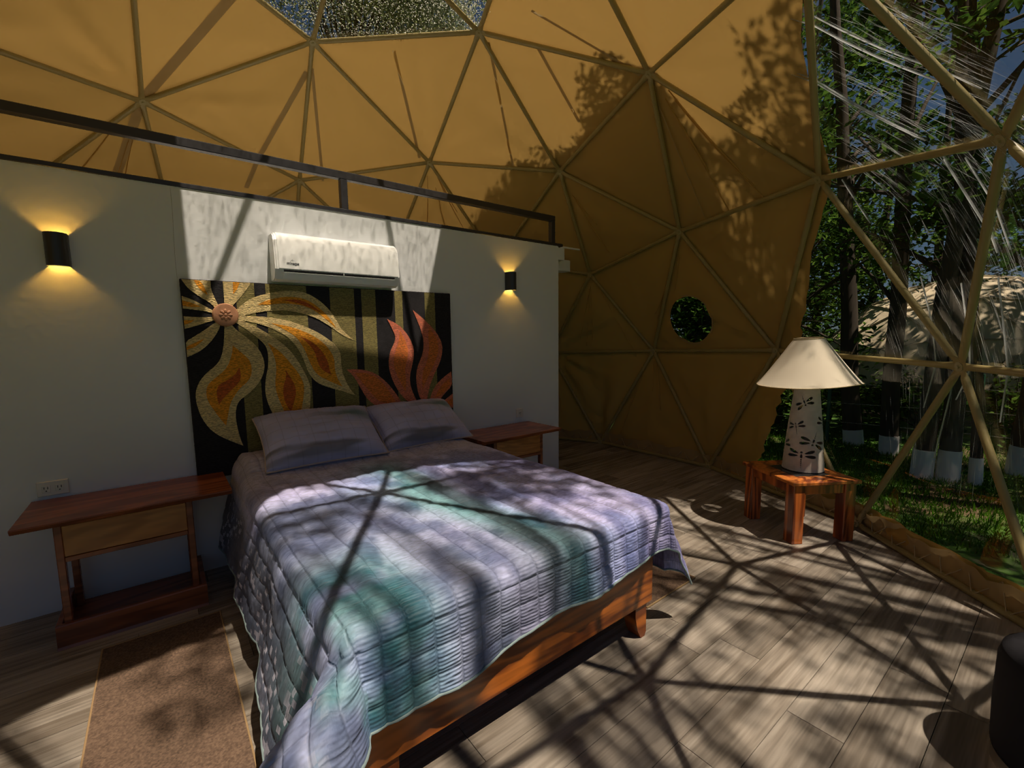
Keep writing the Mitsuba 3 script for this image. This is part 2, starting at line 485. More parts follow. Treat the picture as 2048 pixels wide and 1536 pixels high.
dome = struct('wall_dome', 'geodesic dome shell of tan fabric panels on khaki tubes')
for a, b in edges:                                        # struts: tubes flattened at both ends
    A, B = HUB[a], HUB[b]
    L = np.linalg.norm(B - A)
    d = (B - A) / L
    nrm = (A + B) / 2 - C0
    nrm = nrm - d * (nrm @ d)
    nrm /= np.linalg.norm(nrm)
    side = np.cross(d, nrm)
    ts = np.array([0.012, 0.05, 0.085, L - 0.085, L - 0.05, L - 0.012])
    fl = np.array([0.25, 0.3, 1, 1, 0.3, 0.25])
    wd = np.array([1.25, 1.2, 1, 1, 1.2, 1.25])
    rad = 0.0205 if min(W[a][2], W[b][2]) > -0.22 else 0.02
    t = np.arange(10) * 2 * np.pi / 10
    P = np.array([[A + d * q + side * math.cos(x) * rad * w_ + nrm * math.sin(x) * rad * f_ for x in t] for q, f_, w_ in zip(ts, fl, wd)])
    P = np.concatenate([P, P[:, :1]], 1)
    part(dome, 'strut', grid_mesh(P), 'mat_strut', smooth=50)
hubs = sorted({i for f in FACES for i in f})
for i in hubs:
    n_ = HUB[i] - C0
    n_ /= np.linalg.norm(n_)
    part(dome, 'hub', cat([tube([HUB[i] - n_ * 0.014, HUB[i] + n_ * 0.006], 0.029, 10), tube([HUB[i] - n_ * 0.024, HUB[i] - n_ * 0.01], 0.010, 6)]), 'mat_hub')

# ---- cover: planar panels a little outside the struts
COV = 1 + 0.027 / R0
CH = C0 + (HUB - C0) * COV
for i in BASE:
    CH[i][2] = -0.02
ARCH_AZ = [-22.3, -24, -27.2, -32.2, -35.2, -38.7, -39.6, -43.1, -48.7, -56, -62, -68, -70.5, -77.5, -86, -89]
ARCH_Z = [-.091, .059, .222, .40, .456, .517, .543, .612, .678, .718, .748, .775, .802, .830, .842, .856]
ARCH_AZ = [-20.9] + ARCH_AZ
ARCH_Z = [-0.25] + ARCH_Z


def arch_level(P):
    d = np.asarray(P) - C0
    d = d / np.linalg.norm(d, axis=1, keepdims=True)
    az = np.degrees(np.arctan2(d[:, 1], d[:, 0]))
    az = np.where(az > 85, az - 360, az)
    za = np.interp(-az, -np.array(ARCH_AZ + [-98, -105, -110, -123, -140, -160, -169]), ARCH_Z + [.853, .845, .80, .74, .58, .20, -.25], left=-2.0, right=-0.5)
    # signed height of the arch above the point; outside of the arch falls off to the side
    za = np.where(az > -20.9, -0.25 - (az + 20.9) * 0.08, za)
    return za - d[:, 2]


HEM_Z = 0.17
PORT = np.array([3.585, -0.50, 1.645])
PORT_R = 0.262
PLANES = []
for f in FACES:
    a, b, c = CH[list(f)]
    n_ = np.cross(b - a, c - a)
    n_ /= np.linalg.norm(n_)
    if n_ @ (a - C0) < 0:
        n_ = -n_
    PLANES.append((n_, n_ @ (a - C0)))
PN = np.array([p[0] for p in PLANES])
PC = np.array([p[1] for p in PLANES])


def shell_point(d, inset=0.0):
    d = np.asarray(d, float)
    d = d / np.linalg.norm(d)
    q = PN @ d
    t = np.min(np.where(q > 1e-6, PC / np.maximum(q, 1e-6), 1e9))
    return C0 + d * (t - inset)


win_top = struct('window_1', 'clear five-sided skylight of the dome')
win_bay = struct('window_2', 'large clear vinyl bay window of the dome')
win_port = struct('window_3', 'small round porthole in the dome fabric')
NS = 22
BI = [(i, j) for i in range(NS + 1) for j in range(NS + 1 - i)]
BIX = {ij: k for k, ij in enumerate(BI)}
BF = []
for i in range(NS):
    for j in range(NS - i):
        BF.append((BIX[i, j], BIX[i + 1, j], BIX[i, j + 1]))
        if i + j < NS - 1:
            BF.append((BIX[i + 1, j], BIX[i + 1, j + 1], BIX[i, j + 1]))
BF = np.array(BF)
BARY = np.array([((NS - i - j) / NS, i / NS, j / NS) for i, j in BI])
for fi, f in enumerate(FACES):
    a, b, c = CH[list(f)]
    n_ = PLANES[fi][0]
    V = BARY @ np.array([a, b, c])
    if ZEN in f:
        part(win_top, 'pane', trimesh.Trimesh(np.array([a, b, c]), [[0, 1, 2]], process=False), 'mat_vinyl')
        continue
    bub = 27 * BARY[:, 0] * BARY[:, 1] * BARY[:, 2]
    disp = -0.004 * bub
    for k in range(3):                                     # tension wrinkles fanning out of the corners
        r = 1 - BARY[:, k]
        t = BARY[:, (k + 1) % 3] / np.maximum(BARY[:, (k + 1) % 3] + BARY[:, (k + 2) % 3], 1e-6)
        amp = 0.3 + 1.3 * rng.random()
        lo = W[f[k]][2]
        if lo < 0.3:
            amp *= 1.8
        if lo < 0.3:
            amp *= 1.6
        w_ = meshkit.noise(np.stack([t * (11 if lo < 0.3 else 8.5) + fi * 3.7 + k * 11, r * 1.2, np.full_like(t, fi * 1.3)], 1)) - 0.5
        edge = np.clip(4 * t * (1 - t), 0, 1)
        disp += (0.060 if lo < 0.85 else 0.028) * amp * w_ * edge * np.clip(r * 4, 0, 1) * np.exp(-(r / 0.75) ** 2)
    V = V + n_ * disp[:, None]
    g = arch_level(V)
    if (g > 0).any() and (g < 0).any() or (g > 0).all():
        hem = V[:, 2] < HEM_Z
        lev = np.minimum(g, (V[:, 2] - HEM_Z) / R0)        # > 0: clear pane
        Vf = BARY @ np.array([a, b, c])                    # clear panes stay flat
        if (lev > 0).any():
            m = clip_mesh(Vf, BF, lev, True)
            if m is not None:
                part(win_bay, 'pane', m, 'mat_vinyl')
        if (lev < 0).any():
            m = clip_mesh(V, BF, lev, False)
            if m is not None:
                part(dome, 'fabric_panel', m, 'mat_fabric', smooth=True)
        continue
    dp = np.linalg.norm((V - PORT) - np.outer((V - PORT) @ n_, n_), axis=1)
    if dp.min() < PORT_R and abs((PORT - a) @ n_) < 0.3:
        m = clip_mesh(V, BF, dp - PORT_R, True)
        part(dome, 'fabric_panel', m, 'mat_fabric', smooth=True)
        cen = PORT - n_ * ((PORT - a) @ n_)
        u_ = np.cross(n_, [0, 0, 1])
        u_ /= np.linalg.norm(u_)
        w_ = np.cross(n_, u_)
        t = np.linspace(0, 2 * np.pi, 48, endpoint=False)
        ring = cen + PORT_R * (np.cos(t)[:, None] * u_ + np.sin(t)[:, None] * w_)
        Vp = np.vstack([cen, ring])
        part(win_port, 'pane', trimesh.Trimesh(Vp, [(0, 1 + k, 1 + (k + 1) % 48) for k in range(48)], process=False), 'mat_vinyl')
        rg = cen - n_ * 0.012 + (PORT_R + 0.004) * (np.cos(np.append(t, 0))[:, None] * u_ + np.sin(np.append(t, 0))[:, None] * w_)
        rg2 = cen - n_ * 0.013 + (PORT_R + 0.022) * (np.cos(np.append(t, 0))[:, None] * u_ + np.sin(np.append(t, 0))[:, None] * w_)
        part(win_port, 'rim', grid_mesh(np.stack([rg, rg2])), 'mat_fabric_hem')
        continue
    part(dome, 'fabric_panel', trimesh.Trimesh(V, BF, process=False), 'mat_fabric', smooth=True)

# ---- welded seams of the cover: meridian strips of doubled fabric
for az_t, az_b, zt, zb, wd in ((51.5, 51.5, .952, .80, .03), (11.6, 24, .932, .765, .024), (119.8, 121.2, .97, .55, .075), (86.5, 97, .915, .70, .05), (85, 79, .92, .74, .03),
                               (-13.6, -19.5, .93, .80, .024), (-4, -0.2, .905, .80, .03), (150, 156, .93, .4, .04), (-20, -16, .79, .53, .010)):
    def dirv(az_, z_):
        h_ = math.sqrt(1 - z_ * z_)
        return np.array([h_ * math.cos(math.radians(az_)), h_ * math.sin(math.radians(az_)), z_])
    da, db = dirv(az_t, zt), dirv(az_b, zb)
    e_ = np.cross(da, db)
    e_ /= np.linalg.norm(e_)
    q = [[shell_point(da * (1 - s) + db * s - e_ * wd / 2 / R0, 0.008), shell_point(da * (1 - s) + db * s + e_ * wd / 2 / R0, 0.008)] for s in np.linspace(0, 1, 40)]
    part(dome, 'seam', grid_mesh(np.array(q)), 'mat_fabric_hem', smooth=True)

# ---- slack folds of the fabric below the hubs: narrow doubled pleats fanning out
rfold = np.random.default_rng(9)
for i in hubs:
    if not (0.1 < W[i][2] < 0.85) or arch_level(HUB[i][None])[0] > -.03:
        continue
    az_h = math.degrees(math.atan2(HUB[i][1] - C0[1], HUB[i][0] - C0[0]))
    z_h = (HUB[i][2] - C0[2]) / R0
    for q_ in range(int(rfold.integers(2, 5))):
        da_ = rfold.uniform(-9, 9)
        z0_ = z_h - rfold.uniform(.02, .07)
        z1_ = z0_ - rfold.uniform(.07, .24)
        if z1_ < -.12:
            z1_ = -.12
        q = []
        w0 = rfold.uniform(.0025, .0075)
        for s_ in np.linspace(0, 1, 14):
            z_ = z0_ + (z1_ - z0_) * s_
            az_ = math.radians(az_h + da_ * (.25 + .75 * s_))
            h_ = math.sqrt(1 - z_ * z_)
            d0 = np.array([h_ * math.cos(az_), h_ * math.sin(az_), z_])
            e_ = np.array([-math.sin(az_), math.cos(az_), 0]) * w0 * math.sin(math.pi * (.04 + .92 * s_)) / R0
            q.append([shell_point(d0 - e_, .004), shell_point(d0, .016), shell_point(d0 + e_, .004)])
        if arch_level(np.array([q[0][1], q[-1][1]])).max() > -.02:
            continue
        part(dome, 'fold', grid_mesh(np.array(q)), 'mat_fabric', smooth=True)

# ---- ground ring, hem lacing
ring = sorted([i for i in hubs if i in BASE], key=lambda i: math.atan2(HUB[i][1], HUB[i][0]))
for i, j in zip(ring, ring[1:] + ring[:1]):
    A, B = HUB[i], HUB[j]
    inn = -(A + B)[:2] / np.linalg.norm((A + B)[:2])
    n_ = np.array([inn[0], inn[1], 0])
    if (A[1] + B[1]) / 2 > 2.2 and (A[0] + B[0]) / 2 < 1.5:
        continue
    m = 7
    up = CH[i] * 0
    for k in range(m):
        s0, s1, s2 = (k + 0.05) / m, (k + 0.5) / m, (k + 0.95) / m
        lo0, lo1 = A + (B - A) * s0 + n_ * 0.012 + [0, 0, .012], A + (B - A) * s2 + n_ * 0.012 + [0, 0, .012]
        hi = A + (B - A) * s1
        hi = hi - n_ * 0.012 + np.array([0, 0, 0.115 + 0.02 * rng.random()]) - n_ * 0.02
        part(dome, 'lacing', cat([tube([lo0, (lo0 + hi) / 2 + [0, 0, -.004], hi], 0.0032, 5), tube([hi, (lo1 + hi) / 2 + [0, 0, -.004], lo1], 0.0032, 5)]), 'mat_rope', smooth=True)
    # loose hem flap folded against the ring
    P = []
    for s in np.linspace(0, 1, 30):
        base = A + (B - A) * s
        w_ = 0.012 * math.sin(s * 19 + i) + 0.008 * math.sin(s * 47 + 2 * i)
        P.append([base - n_ * 0.016 + [0, 0, -0.015], base - n_ * (0.022 + w_ * .4) + [0, 0, 0.06], base - n_ * (0.012 + w_) + [0, 0, 0.135 + w_]])
    part(dome, 'hem_flap', grid_mesh(np.array(P)), 'mat_fabric_hem', smooth=True)

# ---- creases in the clear vinyl: narrow welded folds that catch the light
def crease(az0, z0, az1, z1, wd, parent):
    q = []
    for s in np.linspace(0, 1, 16):
        az_ = math.radians(az0 + (az1 - az0) * s)
        z_ = z0 + (z1 - z0) * s
        h_ = math.sqrt(1 - z_ * z_)
        d0 = np.array([h_ * math.cos(az_), h_ * math.sin(az_), z_])
        perp = np.array([-math.sin(az_), math.cos(az_), 0.0])
        ww = wd * math.sin(math.pi * min(max(s, .04), .96)) ** .5
        q.append([shell_point(d0 - perp * ww / R0, 0.002), shell_point(d0, 0.010), shell_point(d0 + perp * ww / R0, 0.002)])
    part(parent, 'crease', grid_mesh(np.array(q)), 'mat_crease', smooth=True)


CREASES = True

# ------------------------------------------------------------------ floor
floor = struct('floor')
disc = Polygon([HUB[i][:2] for i in ring]).buffer(-.006)
part(floor, 'subfloor', prism(Polygon([HUB[i][:2] for i in ring]).buffer(.08), 'z', -0.30, -0.009), 'mat_joint')


def cell_rand_np(x, y, z):
    x, y, z = (np.uint32(np.int64(math.floor(q)) + 1000000) for q in (x, y, z))
    with np.errstate(over='ignore'):
        h = np.uint32(x * np.uint32(374761393)) + np.uint32(y * np.uint32(668265263)) + np.uint32(z * np.uint32(2147483647))
        h = np.uint32((h ^ (h >> np.uint32(13))) * np.uint32(1274126177))
        return float((h ^ (h >> np.uint32(16))) & np.uint32(0xFFFFFF)) / 16777215.0


for row in range(2, 44):
    y0 = row * 0.18 - 4.0
    if y0 < -3.7 or y0 > 3.4:
        continue
    off = cell_rand_np(row, 3.0, 1.0) * 1.2
    for col in range(0, 10):
        x0 = col * 1.2 - 5.0 - off
        pl = sbox(x0 + .0012, y0 + .0012, x0 + 1.2 - .0012, y0 + 0.18 - .0012).intersection(disc)
        if pl.is_empty or pl.area < 1e-3:
            continue
        lo = prism(pl, 'z', -0.009, 0.0)
        part(floor, 'plank', lo, 'mat_plank')

# ------------------------------------------------------------------ partition wall, loft, railing
wall = struct('wall_back', 'white plastered partition behind the bed')
circ = Point(0, C0[2]).buffer(3.60, quad_segs=40)
wpoly = sbox(-3.6, 0.0, 2.05, WALL_TOP).intersection(circ)
part(wall, 'panel', prism(wpoly, 'y', YW, YW + 0.12), 'mat_wall')
fpoly = sbox(2.05, 2.225, 2.137, WALL_TOP - 0.012)
part(wall, 'slab_end', prism(fpoly, 'y', YW, YW + 0.10), 'mat_wall')
part(wall, 'beam_end', bx(2.03, 2.36, .252, .37, 2.145, 2.262, .004), 'mat_wall')
part(wall, 'conduit', tube([(2.10, .262, 2.390), (2.51, .262, 2.392)], 0.010, 8), 'mat_white_plastic', smooth=50)
ceil_ = struct('ceiling', 'deck of the loft above the partition')
dk = sbox(-3.3, YW + .12, 2.10, 3.0).intersection(Point(0, 0).buffer(3.12, quad_segs=24))
part(ceil_, 'deck', prism(dk, 'z', 2.23, 2.33), 'mat_wall')
trim = struct('trim_1', 'black metal edge on top of the partition')
part(trim, 'cap', bx(-3.12, 2.112, YW - .006, YW + .125, WALL_TOP, WALL_TOP + .027, .003), 'mat_black_metal')
rail = thing('guard_railing', 'black square-tube guard railing along the loft edge above the white partition', 'railing')
part(rail, 'top_rail', bx(-3.02, 2.012, YW, YW + .05, 2.590, 2.642, .004), 'mat_black_metal')
for x0 in (-2.3, -.118, 1.960):
    part(rail, 'post', bx(x0, x0 + .05, YW + .001, YW + .049, WALL_TOP + .0272, 2.5898, .003), 'mat_black_metal')

# thin crack line in the plaster, left of the headboard
part(wall, 'plaster_joint', cat([tube(np.array([(-1.118 + .004 * math.sin(z * 9), YW - .0002, z) for z in np.linspace(1.83, 2.35, 30)]), 0.0012, 4)]), 'mat_grey_plastic')

# ------------------------------------------------------------------ headboard (woven panel with flowers)
from scipy.interpolate import PchipInterpolator
HB_X0, HB_X1, HB_Z0, HB_Z1 = -1.113, 0.745, 0.60, 1.824
HB_Y = YW - 0.034
hb = thing('headboard', 'black and olive striped woven headboard with big yellow and pink flowers behind the bed', 'headboard')


def vcol(mesh, c, var=0.0):
    n_ = len(mesh.vertices)
    a = np.tile(np.array(c), (n_, 1))
    return a


panel = bx(HB_X0, HB_X1, HB_Y, YW - .0005, HB_Z0, HB_Z1, .004)
part(hb, 'board', panel, 'mat_yarn_black')
RX, UPX = np.array([0.79929183, -0.60068848, -0.01749044]), np.array([-0.07915096, -0.07637971, -0.99393222])
FOC, PCX, PCY = 889.607, 986.822, 776.262


def art(pt):
    """design coordinates (taken off a drawing of the panel) to panel x, z"""
    u, v = 340 + pt[0] * .325556, 450 + pt[1] * .325556
    r_ = RX * ((u - PCX) / FOC) + UPX * ((v - PCY) / FOC) + FWD
    t = (HB_Y - CAM[1]) / r_[1]
    q = CAM + r_ * t
    return q[0], q[2]


def chaikin(p, n=2):
    p = np.asarray(p, float)
    d1 = p - np.roll(p, 1, 0)
    d2 = np.roll(p, -1, 0) - p
    cosang = (d1 * d2).sum(1) / (np.linalg.norm(d1, axis=1) * np.linalg.norm(d2, axis=1) + 1e-9)
    sharp = cosang < 0.15
    for _ in range(n):
        q, s = [], []
        N = len(p)
        for i in range(N):
            if sharp[i]:
                q.append(p[i]); s.append(True)
            else:
                q += [0.75 * p[i] + 0.25 * p[i - 1], 0.75 * p[i] + 0.25 * p[(i + 1) % N]]
                s += [False, False]
        p, sharp = np.array(q), np.array(s)
    return p


HBBOX = sbox(HB_X0 + .004, HB_Z0 + .004, HB_X1 - .004, HB_Z1 - .004)


def art_piece(parent, name, pts, col, h, smooth_n=2):
    poly = Polygon(chaikin([art(p) for p in pts], smooth_n)).buffer(0).intersection(HBBOX)
    if poly.is_empty:
        return None
    m = prism(poly, 'y', HB_Y - h, HB_Y - .0002)
    return part(parent, name, m, 'mat_yarn_' + col)


for xa, xb in ((418, 532), (600, 848), (990, 1138), (1182, 1268), (1385, 1432), (1568, 1630)):
    xa_, xb_ = art((xa, 600))[0], art((xb, 600))[0]
    m = prism(sbox(xa_, HB_Z0 + .004, xb_, HB_Z1 - .004), 'y', HB_Y - .0018, HB_Y - .0002)
    part(hb, 'stripe', m, 'mat_yarn_olive')
PETALS = [
    ([(335, 600), (330, 760), (300, 850), (215, 915), (170, 980), (155, 1040), (165, 1110), (200, 1200), (270, 1280), (380, 1330), (450, 1355), (435, 1320), (412, 1240), (400, 1150), (420, 1080), (480, 1040), (545, 975), (580, 900), (580, 830), (540, 750), (470, 690), (400, 640), (372, 600)],
     [(385, 740), (380, 800), (350, 880), (290, 930), (235, 975), (220, 1020), (230, 1080), (265, 1130), (300, 1180), (345, 1232), (355, 1170), (370, 1090), (420, 1010), (490, 950), (505, 890), (490, 830), (440, 785)],
     [(425, 875), (400, 920), (350, 955), (300, 980), (285, 1020), (290, 1060), (300, 1105), (330, 1060), (380, 1010), (430, 960), (435, 915)]),
    ([(390, 590), (480, 650), (560, 710), (600, 760), (605, 860), (590, 930), (583, 1000), (590, 1060), (615, 1130), (665, 1220), (720, 1290), (800, 1270), (855, 1190), (860, 1100), (865, 1000), (845, 940), (790, 840), (730, 760), (640, 690), (540, 630), (450, 590), (405, 570)],
     [(600, 725), (640, 800), (655, 880), (645, 960), (650, 1020), (680, 1100), (730, 1195), (765, 1235), (800, 1170), (820, 1060), (825, 980), (790, 910), (740, 850), (680, 780)],
     [(708, 890), (715, 930), (695, 990), (695, 1050), (715, 1110), (742, 1145), (760, 1090), (775, 1030), (765, 980), (735, 930)]),
    ([(400, 560), (520, 560), (640, 570), (760, 595), (870, 640), (960, 690), (1030, 750), (1050, 800), (1050, 860), (1065, 930), (1100, 1000), (1138, 1047), (1060, 1020), (980, 1000), (900, 970), (850, 910), (830, 850), (800, 780), (740, 700), (660, 650), (560, 610), (470, 590), (400, 580)],
     [(625, 605), (720, 620), (830, 655), (920, 705), (975, 760), (1010, 820), (1010, 890), (1030, 950), (1058, 992), (980, 960), (900, 920), (860, 850), (830, 770), (780, 690), (700, 640)],
     [(800, 685), (870, 715), (930, 770), (970, 840), (975, 880), (992, 922), (930, 890), (905, 840), (890, 780), (850, 730)]),
    ([(390, 535), (450, 480), (520, 440), (620, 415), (720, 402), (820, 410), (900, 450), (970, 510), (1020, 580), (1050, 640), (1128, 708), (1060, 680), (980, 620), (900, 572), (820, 545), (720, 525), (640, 525), (540, 535), (450, 560), (390, 560)],
     [(540, 490), (600, 460), (700, 440), (800, 445), (880, 480), (950, 540), (1000, 600), (1018, 634), (960, 580), (880, 520), (800, 490), (700, 480), (620, 490)], [(690, 462), (790, 455), (870, 492), (930, 540), (860, 508), (780, 478)]),
    ([(335, 520), (330, 420), (322, 340), (470, 340), (495, 360), (445, 430), (395, 485), (365, 520)], [(385, 340), (432, 340), (415, 390), (388, 425)], None),
    ([(310, 520), (270, 440), (250, 390), (248, 330), (66, 330), (110, 390), (180, 440), (250, 480), (285, 520)], [(145, 340), (185, 340), (215, 390), (232, 432), (185, 400)], None),
    ([(290, 540), (200, 490), (130, 455), (66, 435), (74, 512), (160, 522), (230, 532), (280, 550)], [(70, 462), (130, 478), (190, 502), (140, 506), (72, 496)], None),
    ([(290, 565), (180, 568), (76, 560), (84, 640), (160, 620), (230, 597), (290, 580)], [(80, 585), (150, 585), (120, 605), (80, 615)], None),
    ([(290, 590), (220, 640), (150, 685), (90, 718), (98, 815), (180, 780), (240, 730), (280, 680), (315, 610)], [(98, 748), (170, 715), (212, 698), (165, 745), (98, 770)], None)]
for o, i_, r_ in PETALS:
    k = art_piece(hb, 'petal', o, 'cream', .0045)
    art_piece(k, 'flame_inlay', i_, 'orange', .0060)
    if r_:
        art_piece(k, 'petal_core', r_, 'red', .0072)
LEAVES = [
    ([(1085, 888), (1160, 885), (1240, 900), (1310, 945), (1370, 1010), (1430, 1100), (1400, 1150), (1330, 1130), (1270, 1115), (1210, 1070), (1170, 1000), (1130, 930)], [(1135, 910), (1200, 905), (1270, 935), (1320, 985), (1370, 1060), (1395, 1105), (1290, 1090), (1240, 1040), (1190, 980)]),
    ([(1333, 578), (1400, 610), (1450, 660), (1490, 730), (1500, 790), (1485, 870), (1470, 930), (1480, 1010), (1530, 1110), (1455, 1085), (1400, 1020), (1360, 940), (1340, 860), (1350, 780), (1380, 720), (1385, 680)], [(1410, 645), (1450, 720), (1465, 790), (1440, 880), (1450, 960), (1445, 1025), (1400, 940), (1370, 860), (1380, 780), (1405, 720)]),
    ([(1490, 522), (1560, 580), (1620, 640), (1660, 700), (1675, 760), (1660, 840), (1620, 920), (1590, 1000), (1572, 1110), (1530, 1060), (1510, 960), (1515, 880), (1550, 800), (1560, 720), (1540, 640)], [(1588, 625), (1640, 700), (1650, 770), (1620, 860), (1570, 960), (1552, 1010), (1545, 920), (1580, 830), (1592, 750), (1585, 690)]),
    ([(1725, 900), (1650, 960), (1610, 1020), (1585, 1110), (1640, 1095), (1680, 1040), (1735, 985)], [(1715, 940), (1660, 990), (1625, 1060), (1660, 1050), (1722, 985)]),
    ([(1745, 1030), (1690, 1070), (1650, 1130), (1750, 1120)], [(1735, 1060), (1700, 1085), (1680, 1115), (1735, 1105)])]
for o, i_ in LEAVES:
    k = art_piece(hb, 'pink_leaf', o, 'pink', .0045)
    art_piece(k, 'leaf_inlay', i_, 'coral', .0060)
mx, mz = art((340, 553))
md = lathe([(0.0, .020), (.050, .020), (.056, .022), (.066, .021), (.071, .012), (.071, 0.0)], 40)
md.apply_transform(trimesh.transformations.rotation_matrix(math.pi / 2, [1, 0, 0]))
md.apply_translation((mx, HB_Y, mz))
kmed = part(hb, 'medallion', md, 'mat_medallion', smooth=40, label='round carved reddish wooden medallion')
for k in range(9):
    r_ = 0 if k == 0 else .024
    aa = (k - 1) * 2 * math.pi / 8
    s = trimesh.creation.icosphere(2, 1.0)
    s.apply_scale((.0085 if k else .010, .006, .0135 if k else .010))
    s.apply_transform(trimesh.transformations.rotation_matrix(-aa + math.pi / 2, [0, 1, 0]))
    s.apply_translation((mx + r_ * math.cos(aa), HB_Y - .021, mz + r_ * math.sin(aa)))
    part(kmed, 'carved_petal', s, 'mat_medallion', smooth=True)

# ------------------------------------------------------------------ air conditioner
ac = thing('air_conditioner', 'white wall-mounted split air conditioner above the headboard', 'air conditioner')
AX0, AX1, D = -.612, .238, .150
prof = [(0, 1.838), (-.085, 1.836), (-.112, 1.846), (-.143, 1.892), (-D, 1.905), (-D, 1.92), (-.145, 2.00), (-.132, 2.09), (-.115, 2.122), (-.088, 2.138), (0, 2.14)]
prof = [(YW + y, z) for y, z in prof]
part(ac, 'body', prism(Polygon(prof), 'x', AX0 + .008, AX1 - .006), 'mat_white_plastic')
for xa, xb in ((AX0, AX0 + .009), (AX1 - .007, AX1)):
    part(ac, 'end_cap', prism(Polygon(prof).buffer(-.006), 'x', xa, xb), 'mat_white_plastic')
fp = [(-.1475, 1.907), (-D - .004, 1.910), (-D - .004, 1.925), (-.149, 2.00), (-.136, 2.09), (-.119, 2.126), (-.092, 2.142), (-.06, 2.144), (-.06, 2.139), (-.09, 2.137), (-.114, 2.121), (-.131, 2.089), (-.144, 2.00)]
part(ac, 'front_panel', prism(Polygon([(YW + y, z) for y, z in fp]), 'x', AX0 + .022, AX1 - .012), 'mat_white_plastic', smooth=25)
sl = np.array([(-.149, 1.9035), (-.118, 1.8555)])
nv = np.array([-.84, -.54])
q0 = [(YW + y, z) for y, z in [sl[0] + nv * .0002, sl[0] + (sl[1] - sl[0]) * .22 + nv * .0002, sl[0] + (sl[1] - sl[0]) * .22 + nv * .002, sl[0] + nv * .002]]
part(ac, 'air_slot', prism(Polygon(q0).buffer(.0008), 'x', AX0 + .05, AX1 - .04), 'mat_dark')
q1 = [(YW + y, z) for y, z in [sl[0] + (sl[1] - sl[0]) * .26, sl[1] + nv * .001, sl[1] + nv * .006, sl[0] + (sl[1] - sl[0]) * .26 + nv * .007]]
lou = part(ac, 'louver', prism(Polygon(q1), 'x', AX0 + .05, AX1 - .04), 'mat_white_plastic')
part(ac, 'louver_clip', bx(-.182, -.178, YW - .157, YW - .148, 1.892, 1.905), 'mat_white_plastic')
tx = meshkit.text_mesh('mirage', 0.017, 0.0006, bold=True)
tx.apply_transform(trimesh.transformations.rotation_matrix(math.pi / 2, [1, 0, 0]))
tx.apply_translation((-.545, YW - .1545, 1.936))
part(ac, 'logo', tx, 'mat_ink')
for k, (dx_, dz) in enumerate(((0, 0), (.006, .004), (-.006, .004), (0, .008))):
    s = trimesh.creation.icosphere(1, .0016)
    s.apply_translation((-.508 + dx_, YW - .1535, 1.960 + dz))
    part(ac, 'logo_dot', s, 'mat_ink')

# ------------------------------------------------------------------ wall lamps
def sconce(x, z0, z1, label):
    k = thing('wall_lamp', label, 'wall lamp', 'black up-and-down wall lamps on the white partition')
    r, t = .047, .003
    a = np.linspace(math.pi, 2 * math.pi, 25)
    dy = .035
    outer = [(x - r, YW - .001)] + [(x + r * math.cos(q), YW - dy + r * math.sin(q)) for q in a] + [(x + r, YW - .001)]
    inner = [(x - r + t, YW - .001)] + [(x + (r - t) * math.cos(q), YW - dy + (r - t) * math.sin(q)) for q in a] + [(x + r - t, YW - .001)]
    part(k, 'housing', prism(Polygon(outer + inner[::-1]), 'z', z0, z1), 'mat_black_metal')
    part(k, 'back_plate', bx(x - r + t, x + r - t, YW - .004, YW - .0006, z0 + .01, z1 - .01), 'mat_black_metal')
    zm = (z0 + z1) / 2
    part(k, 'divider', prism(Polygon(inner).buffer(-.0005), 'z', zm - .012, zm + .012), 'mat_black_metal')
    for s in (1, -1):
        b = trimesh.creation.icosphere(2, .011)
        b.apply_translation((x, YW - .034, zm + s * .036))
        part(k, 'bulb', b, 'mat_dark', emitter={'type': 'area', 'radiance': rgb(*(np.array([1.0, 0.50, 0.07]) * LAMP))}, label='glowing amber bulb')


LAMP = 260.0
sconce(-1.622, 1.852, 2.018, 'black cylindrical wall lamp glowing amber on the white wall above the left nightstand')
sconce(1.405, 1.884, 2.046, 'black cylindrical wall lamp glowing amber right of the headboard near the wall end')

# ------------------------------------------------------------------ outlets
def outlet(x, z, w, h, label):
    k = thing('wall_outlet', label, 'outlet')
    part(k, 'plate', bx(x - w / 2, x + w / 2, YW - .012, YW - .0005, z - h / 2, z + h / 2, .003), 'mat_outlet')
    n_ = 2 if w > .09 else 1
    for q in range(n_):
        cx_ = x + (q - (n_ - 1) / 2) * w * .42
        f = part(k, 'socket', bx(cx_ - .017, cx_ + .017, YW - .0145, YW - .0118, z - .019, z + .019, .002), 'mat_outlet')
        for dx_ in (-.007, .007):
            part(f, 'slot', bx(cx_ + dx_ - .0015, cx_ + dx_ + .0015, YW - .0152, YW - .0143, z - .001, z + .011), 'mat_dark')
        part(f, 'slot', bx(cx_ - .003, cx_ + .003, YW - .0152, YW - .0143, z - .013, z - .008), 'mat_dark')


outlet(-1.752, .688, .125, .078, 'white double power outlet on the wall above the left nightstand')
outlet(1.512, .722, .082, .082, 'square white power outlet on the wall above the right nightstand')

